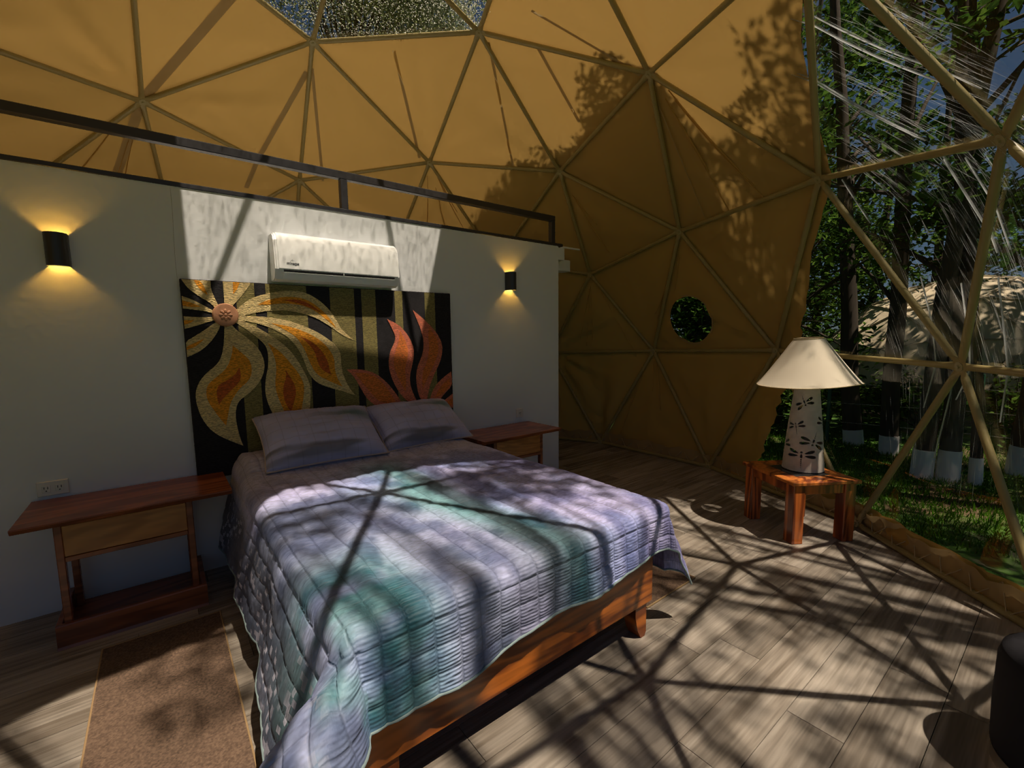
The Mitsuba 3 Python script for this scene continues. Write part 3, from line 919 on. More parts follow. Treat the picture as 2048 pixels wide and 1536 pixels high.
# ------------------------------------------------------------------ nightstands
def nightstand(x0, x1, label):
    k = thing('nightstand', label, 'nightstand')
    yb, yf = YW - .012, -.355
    zt = .632
    w = x1 - x0
    # top with bevelled front edge
    tp = Polygon([(yb, zt), (yf + .004, zt), (yf, zt - .006), (yf + .012, zt - .026), (yb, zt - .026)])
    part(k, 'top', prism(tp, 'x', x0, x1), 'mat_wood_stand')
    a0, a1 = x0 + .13, x1 - .185
    for xx in (a0, a1 - .030):
        part(k, 'leg', bx(xx, xx + .030, -.300, -.262, .0302, zt - .026, .003), 'mat_wood_stand')
        part(k, 'leg', bx(xx, xx + .030, yb - .07, yb - .03, .0302, zt - .026, .003), 'mat_wood_stand')
        part(k, 'side_panel', bx(xx + .006, xx + .024, -.2618, yb - .0702, .44, zt - .0262, .001), 'mat_wood_stand')
    dr_ = part(k, 'drawer', bx(a0 + .0302, a1 - .0302, -.299, -.280, .440, zt - .040, .002), 'mat_wood_drawer', label='lighter honey-brown drawer front')
    part(dr_, 'drawer_box', bx(a0 + .035, a1 - .035, -.2798, yb - .08, .445, .56), 'mat_wood_drawer')
    part(k, 'rail', bx(a0 + .0302, a1 - .0302, -.302, -.262, .415, .4375, .002), 'mat_wood_stand')
    part(k, 'rail', bx(a0 + .0302, a1 - .0302, -.300, -.262, zt - .0395, zt - .0262, .001), 'mat_wood_stand')
    # plinth: front and side boards round a sunk shelf
    b0, b1 = a0 - .030, a1 + .032
    fr = Polygon([(-.325, 0.014), (-.330, 0.0), (-.300, 0.0), (-.300, .118), (-.318, .118), (-.322, .112)])
    part(k, 'plinth_board', prism(fr, 'x', b0, b1), 'mat_wood_stand')
    for xx in (b0, b1 - .022):
        part(k, 'plinth_board', bx(xx, xx + .022, -.2998, yb, 0, .118, .002), 'mat_wood_stand')
    part(k, 'shelf', bx(b0 + .0222, b1 - .0222, -.2996, yb, .012, .030), 'mat_wood_stand')


nightstand(-1.838, -.978, 'reddish-brown wooden nightstand with a honey drawer, left of the bed')
nightstand(.752, 1.612, 'reddish-brown wooden nightstand half hidden behind the right side of the bed')

# ------------------------------------------------------------------ rugs
def rug(x0, x1, y0, y1, label):
    k = thing('rug', label, 'rug')
    nx, ny = 26, 60
    X, Y = np.meshgrid(np.linspace(x0 + .006, x1 - .006, nx), np.linspace(y0 + .006, y1 - .006, ny), indexing='ij')
    Z = .008 + .0015 * meshkit.noise(np.stack([X * 5, Y * 5, X * 0], -1))
    part(k, 'pile', cat([grid_mesh(np.stack([X, Y, Z], -1)), bx(x0 + .006, x1 - .006, y0 + .006, y1 - .006, .0003, .0075)]), 'mat_rug')
    for a in (bx(x0, x0 + .007, y0, y1, .0003, .0105, .002), bx(x1 - .007, x1, y0, y1, .0003, .0105, .002), bx(x0 + .0071, x1 - .0071, y0, y0 + .007, .0003, .0105, .002), bx(x0 + .0071, x1 - .0071, y1 - .007, y1, .0003, .0105, .002)):
        part(k, 'bound_edge', a, 'mat_rug_edge')


rug(-1.572, -1.086, -1.72, -.448, 'brown bedside rug with bound edges, left of the bed in front of the nightstand')
rug(.72, 1.205, -1.852, -.60, 'brown bedside rug peeping out from under the right front corner of the quilt')

# ------------------------------------------------------------------ bed
bed = thing('bed', 'low bed with an orange-brown wooden frame under a lavender and teal quilt', 'bed')
FX0, FX1, FY = -.865, .565, -1.98
part(bed, 'foot_panel', bx(FX0, FX1, FY, FY + .03, .172, .425, .004), 'mat_wood_bed')
part(bed, 'side_rail', bx(FX0, FX0 + .03, FY + .0302, .06, .172, .425, .004), 'mat_wood_bed')
part(bed, 'side_rail', bx(FX1 - .03, FX1, FY + .0302, .06, .172, .425, .004), 'mat_wood_bed')
part(bed, 'head_rail', bx(FX0 + .0302, FX1 - .0302, .03, .06, .172, .425, .004), 'mat_wood_bed')
part(bed, 'slat_base', bx(FX0 + .0302, FX1 - .0302, FY + .0302, .0298, .30, .33), 'mat_wood_bed')
for xx in (FX0 + .03, FX1 - .115):
    for yy in (FY + .012, -.1):
        lp = Polygon([(xx, .1718), (xx + .085, .1718), (xx + .085, .02), (xx + .075, 0.0), (xx + .045, 0.0), (xx + .02, .045), (xx, .12)]) if xx > 0 else Polygon([(xx, .1718), (xx + .085, .1718), (xx + .085, .12), (xx + .065, .045), (xx + .04, 0.0), (xx + .01, 0.0), (xx, .02)])
        part(bed, 'leg', prism(lp, 'y', yy, yy + .07), 'mat_wood_bed')


def rounded_box(x0, x1, y0, y1, z0, z1, r):
    import manifold3d as m3
    s = m3.Manifold.sphere(r, 16)
    pts = [s.translate((x, y, z)) for x in (x0 + r, x1 - r) for y in (y0 + r, y1 - r) for z in (z0 + r, z1 - r)]
    m = m3.Manifold.batch_hull(pts).to_mesh()
    return trimesh.Trimesh(m.vert_properties[:, :3], m.tri_verts, process=False)


mat_ = thing('mattress', 'cream mattress just visible between quilt hem and wooden foot panel of the bed', 'mattress')
part(mat_, 'body', rounded_box(FX0 + .005, FX1 - .005, FY + .012, .05, .3305, .618, .035), 'mat_mattress', smooth=40)
part(mat_, 'edge_piping', tube([(FX0 + .03, FY + .006, .436), (FX1 - .03, FY + .006, .436)], .007, 8), 'mat_mattress', smooth=True)

# quilt: a cloth draped over the mattress, u across, v along
QX0, QX1, QY0, QY1, QZ = -.865, .612, -1.955, .075, .648
RC = .062
aL, aR = .53, .42


def quilt_point(u, v):
    """cloth coordinates to world. u from -aL.. ; overhang a in x, b in y (foot)"""
    x = u
    y = v
    a = np.where(x < QX0, QX0 - x, np.where(x > QX1, x - QX1, 0.0))
    sx = np.where(x < QX0, -1.0, 1.0)
    b = np.where(y < QY0, QY0 - y, 0.0)
    rho = np.hypot(a, b)
    phi = np.arctan2(b, a)                       # 0: side, pi/2: foot
    left = sx < 0
    side_fl = np.where(left, .20 + .16 * np.clip((-1.1 - y) / .8, 0, 1), .13)
    fl = side_fl + (.05 - side_fl) * np.clip(phi / (math.pi / 2), 0, 1) + np.where(left, .80, .24) * np.sin(2 * phi) * np.clip(rho / .25, 0, 1)
    # folds
    fold = np.where(left, .030 * np.sin(7 * phi + .6), .018 * np.sin(5 * phi + .4)) * np.sin(2 * phi) ** .8 * np.clip(rho / .3, 0, 1.4)
    fold = fold + (phi < 1e-6) * 0
    e = np.maximum(rho - RC * math.pi / 2, 0)
    th_ = np.minimum(rho / RC, math.pi / 2)
    h = RC * np.sin(th_) + fl * e + fold
    d = RC * (1 - np.cos(th_)) + e * np.sqrt(np.maximum(1 - np.minimum(fl, .9) ** 2, .1))
    edge_wave = (.012 * np.sin(y * 7.5 + 1.0) + .007 * np.sin(y * 17)) * (a > 0) * np.cos(phi) ** 2 * np.clip(e / .25, 0, 1)
    foot_wave = (.008 * np.sin(x * 8 + .5) + .006 * np.sin(x * 21)) * (b > 0) * np.sin(phi) ** 2 * np.clip(e / .15, 0, 1)
    h = h + edge_wave + foot_wave
    X = np.clip(x, QX0, QX1) + sx * h * np.cos(phi) * (a > 0)
    Y = np.clip(y, QY0, 9) - h * np.sin(phi) * (b > 0)
    Z = QZ - d
    # soft relief on the top: hidden sleeping pillows at the head, rumples
    top = np.exp(-(rho / .10) ** 2)
    head = np.clip((y + .36) / .22, 0, 1)
    head = head * head * (3 - 2 * head)
    side_fade = np.clip((QX1 + .05 - X) / .25, 0, 1) * np.clip((X - QX0 + .10) / .10, 0, 1)
    Z = Z + .085 * head * side_fade * np.exp(-(rho / .25) ** 2)
    Z = Z + top * (.022 * (meshkit.fbm(np.stack([x * 2.2, y * 2.2, x * 0 + 3], -1), 3) - .5))
    for (xa, ya, xb, yb, hh, ww) in ((-.10, -.52, .22, -1.25, .016, .035), (-.02, -.40, -.30, -.75, .010, .03), (.15, -1.1, .12, -1.9, .010, .03), (-.62, -1.2, -.78, -1.9, .018, .04), (-.45, -.9, -.7, -1.7, .012, .05)):
        p = np.stack([x - xa, y - ya], -1)
        dv = np.array([xb - xa, yb - ya])
        t = np.clip((p @ dv) / (dv @ dv), 0, 1)
        dd = np.linalg.norm(p - t[..., None] * dv, axis=-1)
        Z = Z + hh * np.exp(-(dd / ww) ** 2) * np.sin(np.pi * np.clip(t, .02, .98)) ** .5 * top
    Z = np.where(Z < .012, .012 + (Z - .012) * .05, Z)
    return np.stack([X, Y, Z], -1)


nu, nv_ = 250, 236
us = np.linspace(QX0 - aL, QX1 + aR, nu)
ss = np.linspace(0, 1, nv_)
U = np.repeat(us[:, None], nv_, 1)
tu = (us - us[0]) / (us[-1] - us[0])
bfoot = .34 - .085 * np.clip((tu - .22) / .5, 0, 1) + .012 * np.sin(us * 9)
Vv = (QY1 + .0) + (QY0 - bfoot - QY1)[:, None] * ss[None, :]
G = quilt_point(U, Vv)
gm = grid_mesh(G[:, ::-1])
nrm_ = np.array(gm.vertex_normals).reshape(nu, nv_, 3)[:, ::-1]
if nrm_[nu // 2, nv_ // 2, 2] < 0:
    nrm_ = -nrm_
cu, cv = U + .13, (QY1 - Vv)
fu, fv = np.abs(cu / .085 - np.floor(cu / .085) - .5) * 2, np.abs(cv / .085 - np.floor(cv / .085) - .5) * 2
puff = (1 - fu ** 5) * (1 - fv ** 5)
G2 = G + nrm_ * (.0065 * puff + .004 * meshkit.noise(np.stack([cu * 16, cv * 16, cu * 0], -1)))[..., None]
quilt = thing('quilt', 'quilted lavender, grey and teal watercolour bedspread draped over the bed', 'quilt')
quv = np.stack([cu, cv], -1).reshape(-1, 2)
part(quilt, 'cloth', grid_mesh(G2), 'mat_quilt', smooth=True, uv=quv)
hem_path = np.vstack([G2[:, -1]])
hem_l = np.vstack([G2[0, ::-1]])
part(quilt, 'bound_hem', cat([tube(hem_path[::3], .005, 6), tube(hem_l[::3], .005, 6), tube(G2[-1, ::3], .005, 6)]), 'mat_quilt_back', smooth=True)


# pillows
def pillow(cx_, w, h, thick, base, tilt, yaw, roll, label, seed):
    k = thing('pillow', label, 'pillow', None)
    n_, m_ = 72, 60
    u = np.linspace(-1, 1, n_)
    v = np.linspace(-1, 1, m_)
    Ug, Vg = np.meshgrid(u, v, indexing='ij')
    prof_ = np.clip((1 - np.abs(Ug) ** 3.0) * (1 - np.abs(Vg) ** 2.6), 0, 1) ** .55
    pinch = 1 - .06 * (1 - Vg ** 2) * np.abs(Ug) ** 6
    pinch2 = 1 - .05 * (1 - Ug ** 2) * np.abs(Vg) ** 6
    Xl, Yl = Ug * w / 2 * pinch, Vg * h / 2 * pinch2
    nz = meshkit.fbm(np.stack([Ug * 2 + seed, Vg * 2, Ug * 0 + seed], -1), 3) - .5
    cu_, cv_ = Xl + seed * .31 + .5, Yl + .5
    fu_, fv_ = np.abs(cu_ / .085 - np.floor(cu_ / .085) - .5) * 2, np.abs(cv_ / .085 - np.floor(cv_ / .085) - .5) * 2
    pf = .004 * (1 - fu_ ** 5) * (1 - fv_ ** 5)
    front = prof_ * thick * .62 + prof_ * nz * .06 + pf
    back = -prof_ * thick * .38
    M = trimesh.transformations.euler_matrix(tilt, roll, yaw, 'sxyz')
    M[:3, 3] = [cx_, base[0], base[1]]

    def place(Zl):
        P = np.stack([Xl, Yl, Zl], -1).reshape(-1, 3)
        return (P @ M[:3, :3].T + M[:3, 3]).reshape(n_, m_, 3)
    A, B = place(front), place(back)
    uvp = np.stack([Xl, Yl], -1).reshape(-1, 2)
    part(k, 'face', grid_mesh(A), 'mat_pillow', smooth=True, uv=uvp)
    part(k, 'back', grid_mesh(B[::-1]), 'mat_pillow', smooth=True, uv=uvp.reshape(n_, m_, 2)[::-1].reshape(-1, 2))
    rim = np.vstack([A[:, 0], A[-1, :], A[::-1, -1], A[0, ::-1]])
    part(k, 'piping', tube(rim[::2], .0055, 6), 'mat_piping', smooth=True)


pillow(-.415, .76, .50, .19, (-.115, .815), math.radians(33), math.radians(-1), 0, 'left grey-lavender quilted pillow with a teal smudge, leaning on the headboard', 1.0)
pillow(.320, .74, .48, .18, (-.085, .805), math.radians(33), math.radians(3), 0, 'right grey-lavender quilted pillow, leaning on the headboard under the pink leaves', 5.0)

# ------------------------------------------------------------------ end table and table lamp
tab = thing('end_table', 'square glossy red-brown striped wooden end table carrying the lamp', 'table')
ANG = math.radians(-32.5)
TC = np.array([2.450, -1.935])
RT = np.array([[math.cos(ANG), -math.sin(ANG)], [math.sin(ANG), math.cos(ANG)]])


def tab_place(m):
    v = np.array(m.vertices)
    w = v.copy()
    w[:, :2] = v[:, :2] @ RT.T + TC
    return trimesh.Trimesh(w, m.faces, process=False)


hw, hd, zt = .245, .275, .44
tp = [bx(-hw, hw, -hd, hd, zt - .024, zt, .004)]
part(tab, 'top', tab_place(tp[0]), 'mat_wood_table_top')
part(tab, 'inlay_tile', tab_place(bx(-.125, .125, -.14, .14, zt + .0002, zt + .002, .001)), 'mat_stone_tile', label='dark square tile inlay')
for sx in (-1, 1):
    for sy in (-1, 1):
        x0, y0 = sx * (hw - .018) - (.082 if sx > 0 else 0), sy * (hd - .018) - (.082 if sy > 0 else 0)
        part(tab, 'leg', tab_place(bx(x0, x0 + .082, y0, y0 + .082, 0, zt - .0242, .004)), 'mat_wood_table')
for sy in (-1, 1):
    y0 = sy * (hd - .03) - (.022 if sy > 0 else 0)
    part(tab, 'apron', tab_place(bx(-hw + .1002, hw - .1002, y0, y0 + .022, zt - .095, zt - .0242, .002)), 'mat_wood_table')
for sx in (-1, 1):
    x0 = sx * (hw - .03) - (.022 if sx > 0 else 0)
    part(tab, 'apron', tab_place(bx(x0, x0 + .022, -hd + .1002, hd - .1002, zt - .095, zt - .0242, .002)), 'mat_wood_table')

lamp = thing('table_lamp', 'cream clay table lamp with dragonfly cut-outs and a wide cone shade, on the end table', 'lamp')
LX, LY, LZ = 2.508, -1.945, zt + .0022
LH = .70
nA, nH = 220, 170


def body_r(h):
    t = np.clip(h / LH, 0, 1)
    return .131 + (.074 - .131) * t ** .9 + .004 * np.sin(t * 5)


view_ang = math.atan2(CAM[1] - LY, CAM[0] - LX)             # direction towards the room


def ellipse(cx_, cy_, a, b, rot, n=18):
    t = np.linspace(0, 2 * np.pi, n, endpoint=False)
    rr_ = 1 - .25 * np.cos(t)
    x = a * np.cos(t)
    y = b * np.sin(t) * (1.0 + .35 * np.cos(t))
    c, s = math.cos(rot), math.sin(rot)
    return Polygon(np.stack([cx_ + c * x - s * y, cy_ + s * x + c * y], 1))


def dragonfly(cx_, cy_, sc, rot):
    """holes in unrolled metres; head towards -y in the local frame, tail along +y"""
    out = []
    c, s = math.cos(rot), math.sin(rot)

    def L(x, y):
        return cx_ + sc * (c * x - s * y), cy_ + sc * (s * x + c * y)
    for sx in (-1, 1):
        for (dx_, dy_, rt) in ((.044, .010, .12), (.040, -.018, -.38)):
            x, y = L(sx * dx_, dy_)
            out.append(ellipse(x, y, .028 * sc, .0095 * sc, rot + (rt if sx > 0 else math.pi - rt)))
    x, y = L(0, -.016); out.append(Point(x, y).buffer(.0065 * sc, quad_segs=4))
    x, y = L(0, .008); out.append(ellipse(x, y, .014 * sc, .0055 * sc, rot + math.pi / 2))
    for q in range(5):
        x, y = L(0, .032 + q * .0125); out.append(Point(x, y).buffer((.0046 - q * .0005) * sc, quad_segs=4))
    return out


HOLES = []
# (offset along the girth, height, size, rotation)
for gx, gh, sc, rt in ((-.012, .502, 1.0, .45), (-.058, .335, .85, math.pi + .25), (.052, .222, 1.1, -.30), (-.010, .130, 1.12, math.pi), (-.150, .18, 1.0, .5), (.150, .36, 1.0, 2.9), (.20, .14, 1.0, .2),
                       (.28, .45, 1.0, 1.0), (-.26, .42, 1.0, -.6), (-.30, .15, 1.0, 2.2), (.33, .25, 1.0, 2.6)):
    HOLES += dragonfly(gx, gh, sc, rt)
HOLES = unary_union(HOLES)
shapely.prepare(HOLES)
HB = HOLES.boundary
ths = np.linspace(-math.pi, math.pi, nA + 1)
# finer towards the room
ths = np.sign(ths) * (np.abs(ths) / math.pi) ** 1.25 * math.pi
hs = np.linspace(0, LH, nH)
TH, HH = np.meshgrid(ths, hs, indexing='ij')
girth = TH * .105


def lamp_body(inset):
    r = body_r(HH) - inset
    A = view_ang + TH
    P = np.stack([LX + r * np.cos(A), LY + r * np.sin(A), LZ + HH], -1)
    gm_ = grid_mesh(P)
    pts_ = shapely.points(girth.ravel(), HH.ravel())
    dist = shapely.distance(pts_, HB)
    ins = shapely.contains_xy(HOLES, girth.ravel(), HH.ravel())
    return clip_mesh(np.array(gm_.vertices), np.array(gm_.faces), np.where(ins, -dist, dist), True)


part(lamp, 'body', cat([lamp_body(0.0), lamp_body(.006)]), 'mat_clay', smooth=40)
part(lamp, 'foot_ring', lathe([(.131, 0), (.1335, .002), (.1325, .006), (.1305, .006)], 64, (LX, LY, LZ)), 'mat_dark', smooth=True)
part(lamp, 'neck_cap', lathe([(.001, LH + .004), (.070, LH + .002), (.0745, LH - .004)], 40, (LX, LY, LZ)), 'mat_clay', smooth=40)
part(lamp, 'socket', tube([(LX, LY, LZ + LH + .003), (LX, LY, LZ + LH + .10)], .016, 14), 'mat_dark', smooth=50)
# a spare bulb glinting inside the body
s = trimesh.creation.icosphere(2, .03)
s.apply_translation((LX - .03, LY - .02, LZ + .46))
part(lamp, 'inner_bulb', s, 'mat_chrome', smooth=True)
# shade: wide cone, tilted and slightly warped
nS = 96
tt = np.linspace(0, 2 * np.pi, nS + 1)
prof_s = [(0.0, .345, .0), (.05, .300, .0), (.30, .215, .0), (.65, .130, 0), (1.0, .0, 0)]
rows = []
for q in np.linspace(0, 1, 14):
    r = .318 + (.090 - .318) * q ** .92
    z = .318 * q
    warp = .012 * np.sin(2 * (tt - view_ang) + .6) * (1 - q) + .006 * np.sin(3 * tt) * (1 - q)
    rows.append(np.stack([r * np.cos(tt), r * np.sin(tt), z + warp], -1))
SH = np.array(rows)
til = trimesh.transformations.rotation_matrix(math.radians(4.0), [math.cos(view_ang + 1.2), math.sin(view_ang + 1.2), 0])[:3, :3]
SH = SH @ til.T + np.array([LX, LY, LZ + .645])
part(lamp, 'shade', grid_mesh(SH), 'mat_shade', smooth=True, label='wide cream cone lamp shade')
part(lamp, 'shade_rim', cat([tube(SH[0], .0035, 6, False), tube(SH[-1], .0035, 6, False)]), 'mat_rope', smooth=True)
for q in range(3):
    a = view_ang + .5 + q * 2.094
    part(lamp, 'shade_spoke', tube([(LX, LY, LZ + LH + .10), (LX + .088 * math.cos(a), LY + .088 * math.sin(a), LZ + .955)], .002, 5), 'mat_dark')

# ------------------------------------------------------------------ ottoman at the right edge
ott = thing('ottoman', 'round black velvet ottoman cut off by the right edge of the picture', 'ottoman')
OX, OY, ORR = .955, -3.245, .20
pr_ = [(ORR - .012, .045), (ORR, .06), (ORR + .004, .20), (ORR + .002, .36), (ORR - .006, .395), (ORR - .03, .415), (ORR - .08, .424), (.02, .430), (.001, .430)]
part(ott, 'seat', lathe(pr_, 72, (OX, OY, 0)), 'mat_velvet', smooth=40)
part(ott, 'base_band', lathe([(ORR - .02, 0.0), (ORR - .004, 0.0), (ORR - .004, .045), (ORR - .03, .046)], 72, (OX, OY, 0)), 'mat_chrome', smooth=40, label='metal base band')

# ------------------------------------------------------------------ outdoors
ground = struct('lawn', 'shaded lawn around the dome')
gx, gy = np.meshgrid(np.linspace(-30, 34, 90), np.linspace(-30, 30, 90), indexing='ij')
gz = -.32 + .05 * meshkit.noise(np.stack([gx * .4, gy * .4, gx * 0], -1)) + .9 * np.clip((gx - 7.6) / 5, 0, 1) ** 1.2
part(ground, 'turf', grid_mesh(np.stack([gx, gy, gz], -1)), 'mat_lawn', smooth=True)


def ground_z(x, y):
    return -.32 + .05 * meshkit.noise(np.stack([np.asarray(x) * .4, np.asarray(y) * .4, np.asarray(x) * 0.], -1)) + .9 * np.clip((np.asarray(x) - 7.6) / 5, 0, 1) ** 1.2


def leaves_mesh(cent, size, palette, seed, flat=0.35):
    """rhombic folded leaves at the given centres"""
    r_ = np.random.default_rng(seed)
    n_ = len(cent)
    a = r_.uniform(0, 2 * np.pi, n_)
    el = r_.normal(-.25, .5, n_)
    d = np.stack([np.cos(a) * np.cos(el), np.sin(a) * np.cos(el), np.sin(el)], 1)
    up_ = np.stack([r_.normal(0, flat, n_), r_.normal(0, flat, n_), np.ones(n_)], 1)
    side = np.cross(d, up_)
    side /= np.linalg.norm(side, axis=1, keepdims=True) + 1e-9
    nn = np.cross(side, d)
    L = (size * r_.uniform(.6, 1.3, n_))[:, None]
    wv = L * .27
    p0 = cent - d * L * .5
    p2 = cent + d * L * .5
    p1 = cent + side * wv + nn * wv * .25 - d * L * .06
    p3 = cent - side * wv + nn * wv * .25 - d * L * .06
    V = np.stack([p0, p1, p2, p3], 1).reshape(-1, 3)
    i = np.arange(n_) * 4
    F = np.vstack([np.stack([i, i + 1, i + 2], 1), np.stack([i, i + 2, i + 3], 1)])
    pal = np.array(palette)
    c = pal[r_.integers(0, len(pal), n_)] * r_.uniform(.6, 1.4, n_)[:, None]
    return trimesh.Trimesh(V, F, process=False), np.repeat(np.clip(c, 0, 1), 4, 0)


DARK = [(.03, .075, .014), (.02, .055, .012), (.045, .10, .016), (.09, .17, .025)]
SILVER = [(.28, .33, .20), (.40, .43, .33), (.20, .25, .13), (.52, .54, .45)]
LIGHT = [(.04, .10, .015), (.07, .15, .022), (.14, .25, .04), (.025, .06, .011)]


def tree(label, base, height, rad, clusters, nleaf, leaf, palette, seed, lean=(0, 0), white=0.0, group=None, name='tree'):
    """clusters: list of (x, y, z, r) foliage balls"""
    r_ = np.random.default_rng(seed)
    k = thing(name, label, 'tree' if name == 'tree' else name.replace('_', ' '), group)
    z0 = float(ground_z(base[0], base[1])) - .05
    ts = np.linspace(0, 1, 9)
    wob = np.cumsum(r_.normal(0, .03, (9, 2)), 0) * height * .12
    wob[0] = 0
    pts = np.stack([base[0] + lean[0] * ts + wob[:, 0], base[1] + lean[1] * ts + wob[:, 1], z0 + ts * (height - z0)], 1)
    part(k, 'trunk', tube(pts, rad * (1 - .65 * ts), 9), 'mat_bark', smooth=60)
    if white > 0:
        hh = np.linspace(0, white / height, 4)
        pw = np.stack([np.interp(hh, ts, pts[:, c]) for c in range(3)], 1)
        part(k, 'whitewashed_base', tube(pw, rad * (1 - .65 * hh) + .006, 10), 'mat_whitewash', smooth=60, label='trunk base painted white')
    cs = []
    for (x, y, z, r) in clusters:
        t0 = np.clip((z - r * .8 - z0) / (height - z0), .25, .95) * r_.uniform(.7, 1.0)
        p0 = np.array([np.interp(t0, ts, pts[:, c]) for c in range(3)])
        p1 = np.array([x, y, z])
        mid = (p0 + p1) / 2 + [0, 0, .12 * np.linalg.norm(p1 - p0)]
        tq = np.linspace(0, 1, 6)[:, None]
        bz = (1 - tq) ** 2 * p0 + 2 * tq * (1 - tq) * mid + tq ** 2 * p1
        part(k, 'branch', tube(bz, np.linspace(rad * .32, .008, 6), 6), 'mat_bark', smooth=60)
        m_ = max(int(nleaf * r ** 2), 10)
        v = r_.normal(0, 1, (m_, 3))
        v /= np.linalg.norm(v, axis=1, keepdims=True)
        v *= (r_.random(m_) ** (1 / 2.2))[:, None] * r
        v[:, 2] *= .72
        cs.append(p1 + v)
    if cs:
        cent = np.vstack(cs)
        m, c = leaves_mesh(cent, leaf, palette, seed + 100)
        part(k, 'foliage', m, 'mat_leaf', color=c, kind='stuff')
    return k


# --- the canopy that dapples the sunlight (south of the dome, towards the sun)
def canopy_ok(x, y, z, r):
    """keep the skylight's sun free: the rays that enter through it pass north of this plane"""
    return y + r < -1.62 - (z - 4.1) * .40


rc = np.random.default_rng(31)


def canopy(x0, x1, z0, z1, ymin, n, rr_):
    out = []
    for _ in range(4000):
        if len(out) >= n:
            break
        x, z = rc.uniform(x0, x1), rc.uniform(z0, z1)
        y = rc.uniform(ymin, -2.0)
        r = rc.uniform(*rr_)
        # foot point of the sun ray through the ball on the floor must fall on the lit floor
        fy = y + z * math.cos(SUN_EL) / math.sin(SUN_EL) * .969
        if canopy_ok(x, y, z, r) and -3.9 < fy < .2:
            out.append((x, y, z, r))
    return out


tree('tall leafy shade tree south of the dome, outside the bay window', (.4, -6.6), 8.6, .16, canopy(-3.2, 1.2, 6.2, 8.6, -7.2, 38, (.17, .42)) + canopy(-3.2, -1.2, 6.2, 8.4, -7.2, 12, (.22, .42)), 950, .085, LIGHT, 41)
tree('tall leafy shade tree beyond the bay window, nearer to the sun side', (2.9, -6.4), 8.4, .15, canopy(.8, 4.6, 5.8, 8.4, -7.2, 56, (.17, .42)), 950, .085, LIGHT, 42)
# --- east tree whose crown shades the upper right fabric
EB = [(2.55, 2.2), (2.5, .9), (2.35, .2), (2.4, -.30), (2.62, -.72), (2.45, -1.05), (2.03, -1.12), (1.92, -1.5), (2.08, -1.86), (2.40, -1.95), (2.56, -2.28), (2.74, -2.50), (2.34, -2.62), (2.20, -2.80), (2.20, -3.0), (2.42, -3.16), (2.6, -3.4), (3.2, -3.9), (5.6, -3.9), (5.6, 2.2)]
EPOLY = unary_union([Polygon(EB), Polygon([(1.9, -3.0), (2.12, -2.98), (2.14, -3.22), (2.0, -3.35), (1.8, -3.2)])])
EAST = []
re_ = np.random.default_rng(3)
for r_e, n_e in ((.75, 34), (.42, 40), (.24, 70), (.13, 120)):
    ero = EPOLY.buffer(-r_e * .86)
    got = 0
    for _ in range(6000):
        if got >= n_e:
            break
        x, y = re_.uniform(1.7, 5.6), re_.uniform(-3.9, 2.2)
        if ero.contains(Point(x, y)) and (r_e > .5 or ero.boundary.distance(Point(x, y)) < .12):
            t_ = re_.uniform(-.3, .5)
            p_ = np.array([x, y, 6.0]) + SUN * t_
            EAST.append((*p_, r_e))
            got += 1
tree('broad tree close to the right side of the dome', (6.0, -4.6), 7.0, .15, EAST, 4300, .062, DARK, 43, lean=(-.9, 1.2))
tree('leafy tree south of the lawn, dappling the grass', (7.4, -7.0), 7.5, .14, [(rc.uniform(4.0, 8.4), rc.uniform(-7.2, -3.6), rc.uniform(5.0, 7.8), rc.uniform(.45, .8)) for _ in range(34)], 800, .10, LIGHT, 46)
# --- north trees, seen through the skylight
NORTH = [(rc.uniform(-3.2, 4.2), rc.uniform(3.0, 6.5), rc.uniform(6.8, 9.5), rc.uniform(.7, 1.1)) for _ in range(110)]
tree('tall tree behind the dome, seen through the skylight', (-.8, 6.8), 9.5, .09, [c for c in NORTH if c[0] < .5], 1700, .060, SILVER, 44)
tree('second tall tree behind the dome, right of the skylight', (2.6, 6.8), 9.5, .09, [c for c in NORTH if c[0] >= .5], 1700, .060, SILVER, 45)
# --- forest seen through the bay window and porthole (east)
rf = np.random.default_rng(77)


def crown(bx_, by, z0, z1, n, spread, rr_):
    return [(bx_ + rf.normal(0, spread), by + rf.normal(0, spread), rf.uniform(z0, z1), rf.uniform(*rr_)) for _ in range(n)]


WHITE = [((5.95, -2.06), .10, .50), ((6.0, -2.28), .10, .52), ((6.05, -2.50), .055, .45), ((6.9, -2.78), .13, .50), ((7.0, -1.55), .11, .40), ((7.4, -1.05), .13, .35)]
WL = ['slim dark tree with a whitewashed foot, leftmost of the tight pair beside the lawn', 'slim dark tree with a whitewashed foot, right of the tight pair beside the lawn', 'thin sapling with a white painted foot right of the pair on the lawn',
      'thick dark tree with a broad whitewashed foot at the right edge of the lawn', 'dark tree with a whitewashed foot behind the lamp side of the lawn', 'dark tree with a low white foot at the far left of the lawn']
for i, ((x, y), r, wh) in enumerate(WHITE):
    tree(WL[i], (x, y), 6.5 + rf.random() * 2, r, crown(x + .6, y, 2.6, 5.8, 6, .9, (.35, .65)), 420, .14, DARK if i % 2 else LIGHT, 200 + i, lean=(rf.normal(0, .4), rf.normal(0, .4)), white=wh * .75)
FOREST = [(8.2, .4, 8.5), (15.0, 3.6, 12), (9.0, 2.0, 8.5), (10.8, .8, 10), (12.8, 1.6, 11), (15.5, -.5, 11), (15.5, -3.2, 12), (14.8, 2.8, 12), (9.6, -3.6, 9), (7.6, 2.6, 8.0), (7.2, 1.0, 7.5), (8.4, 4.2, 8.5), (16.5, 1.2, 13), (12.0, 4.0, 11), (13.2, 2.6, 6), (15.5, 2.2, 7), (14.2, 1.0, 6), (17.5, -.6, 8), (17.5, -4.5, 9), (12.6, 3.3, 6)]
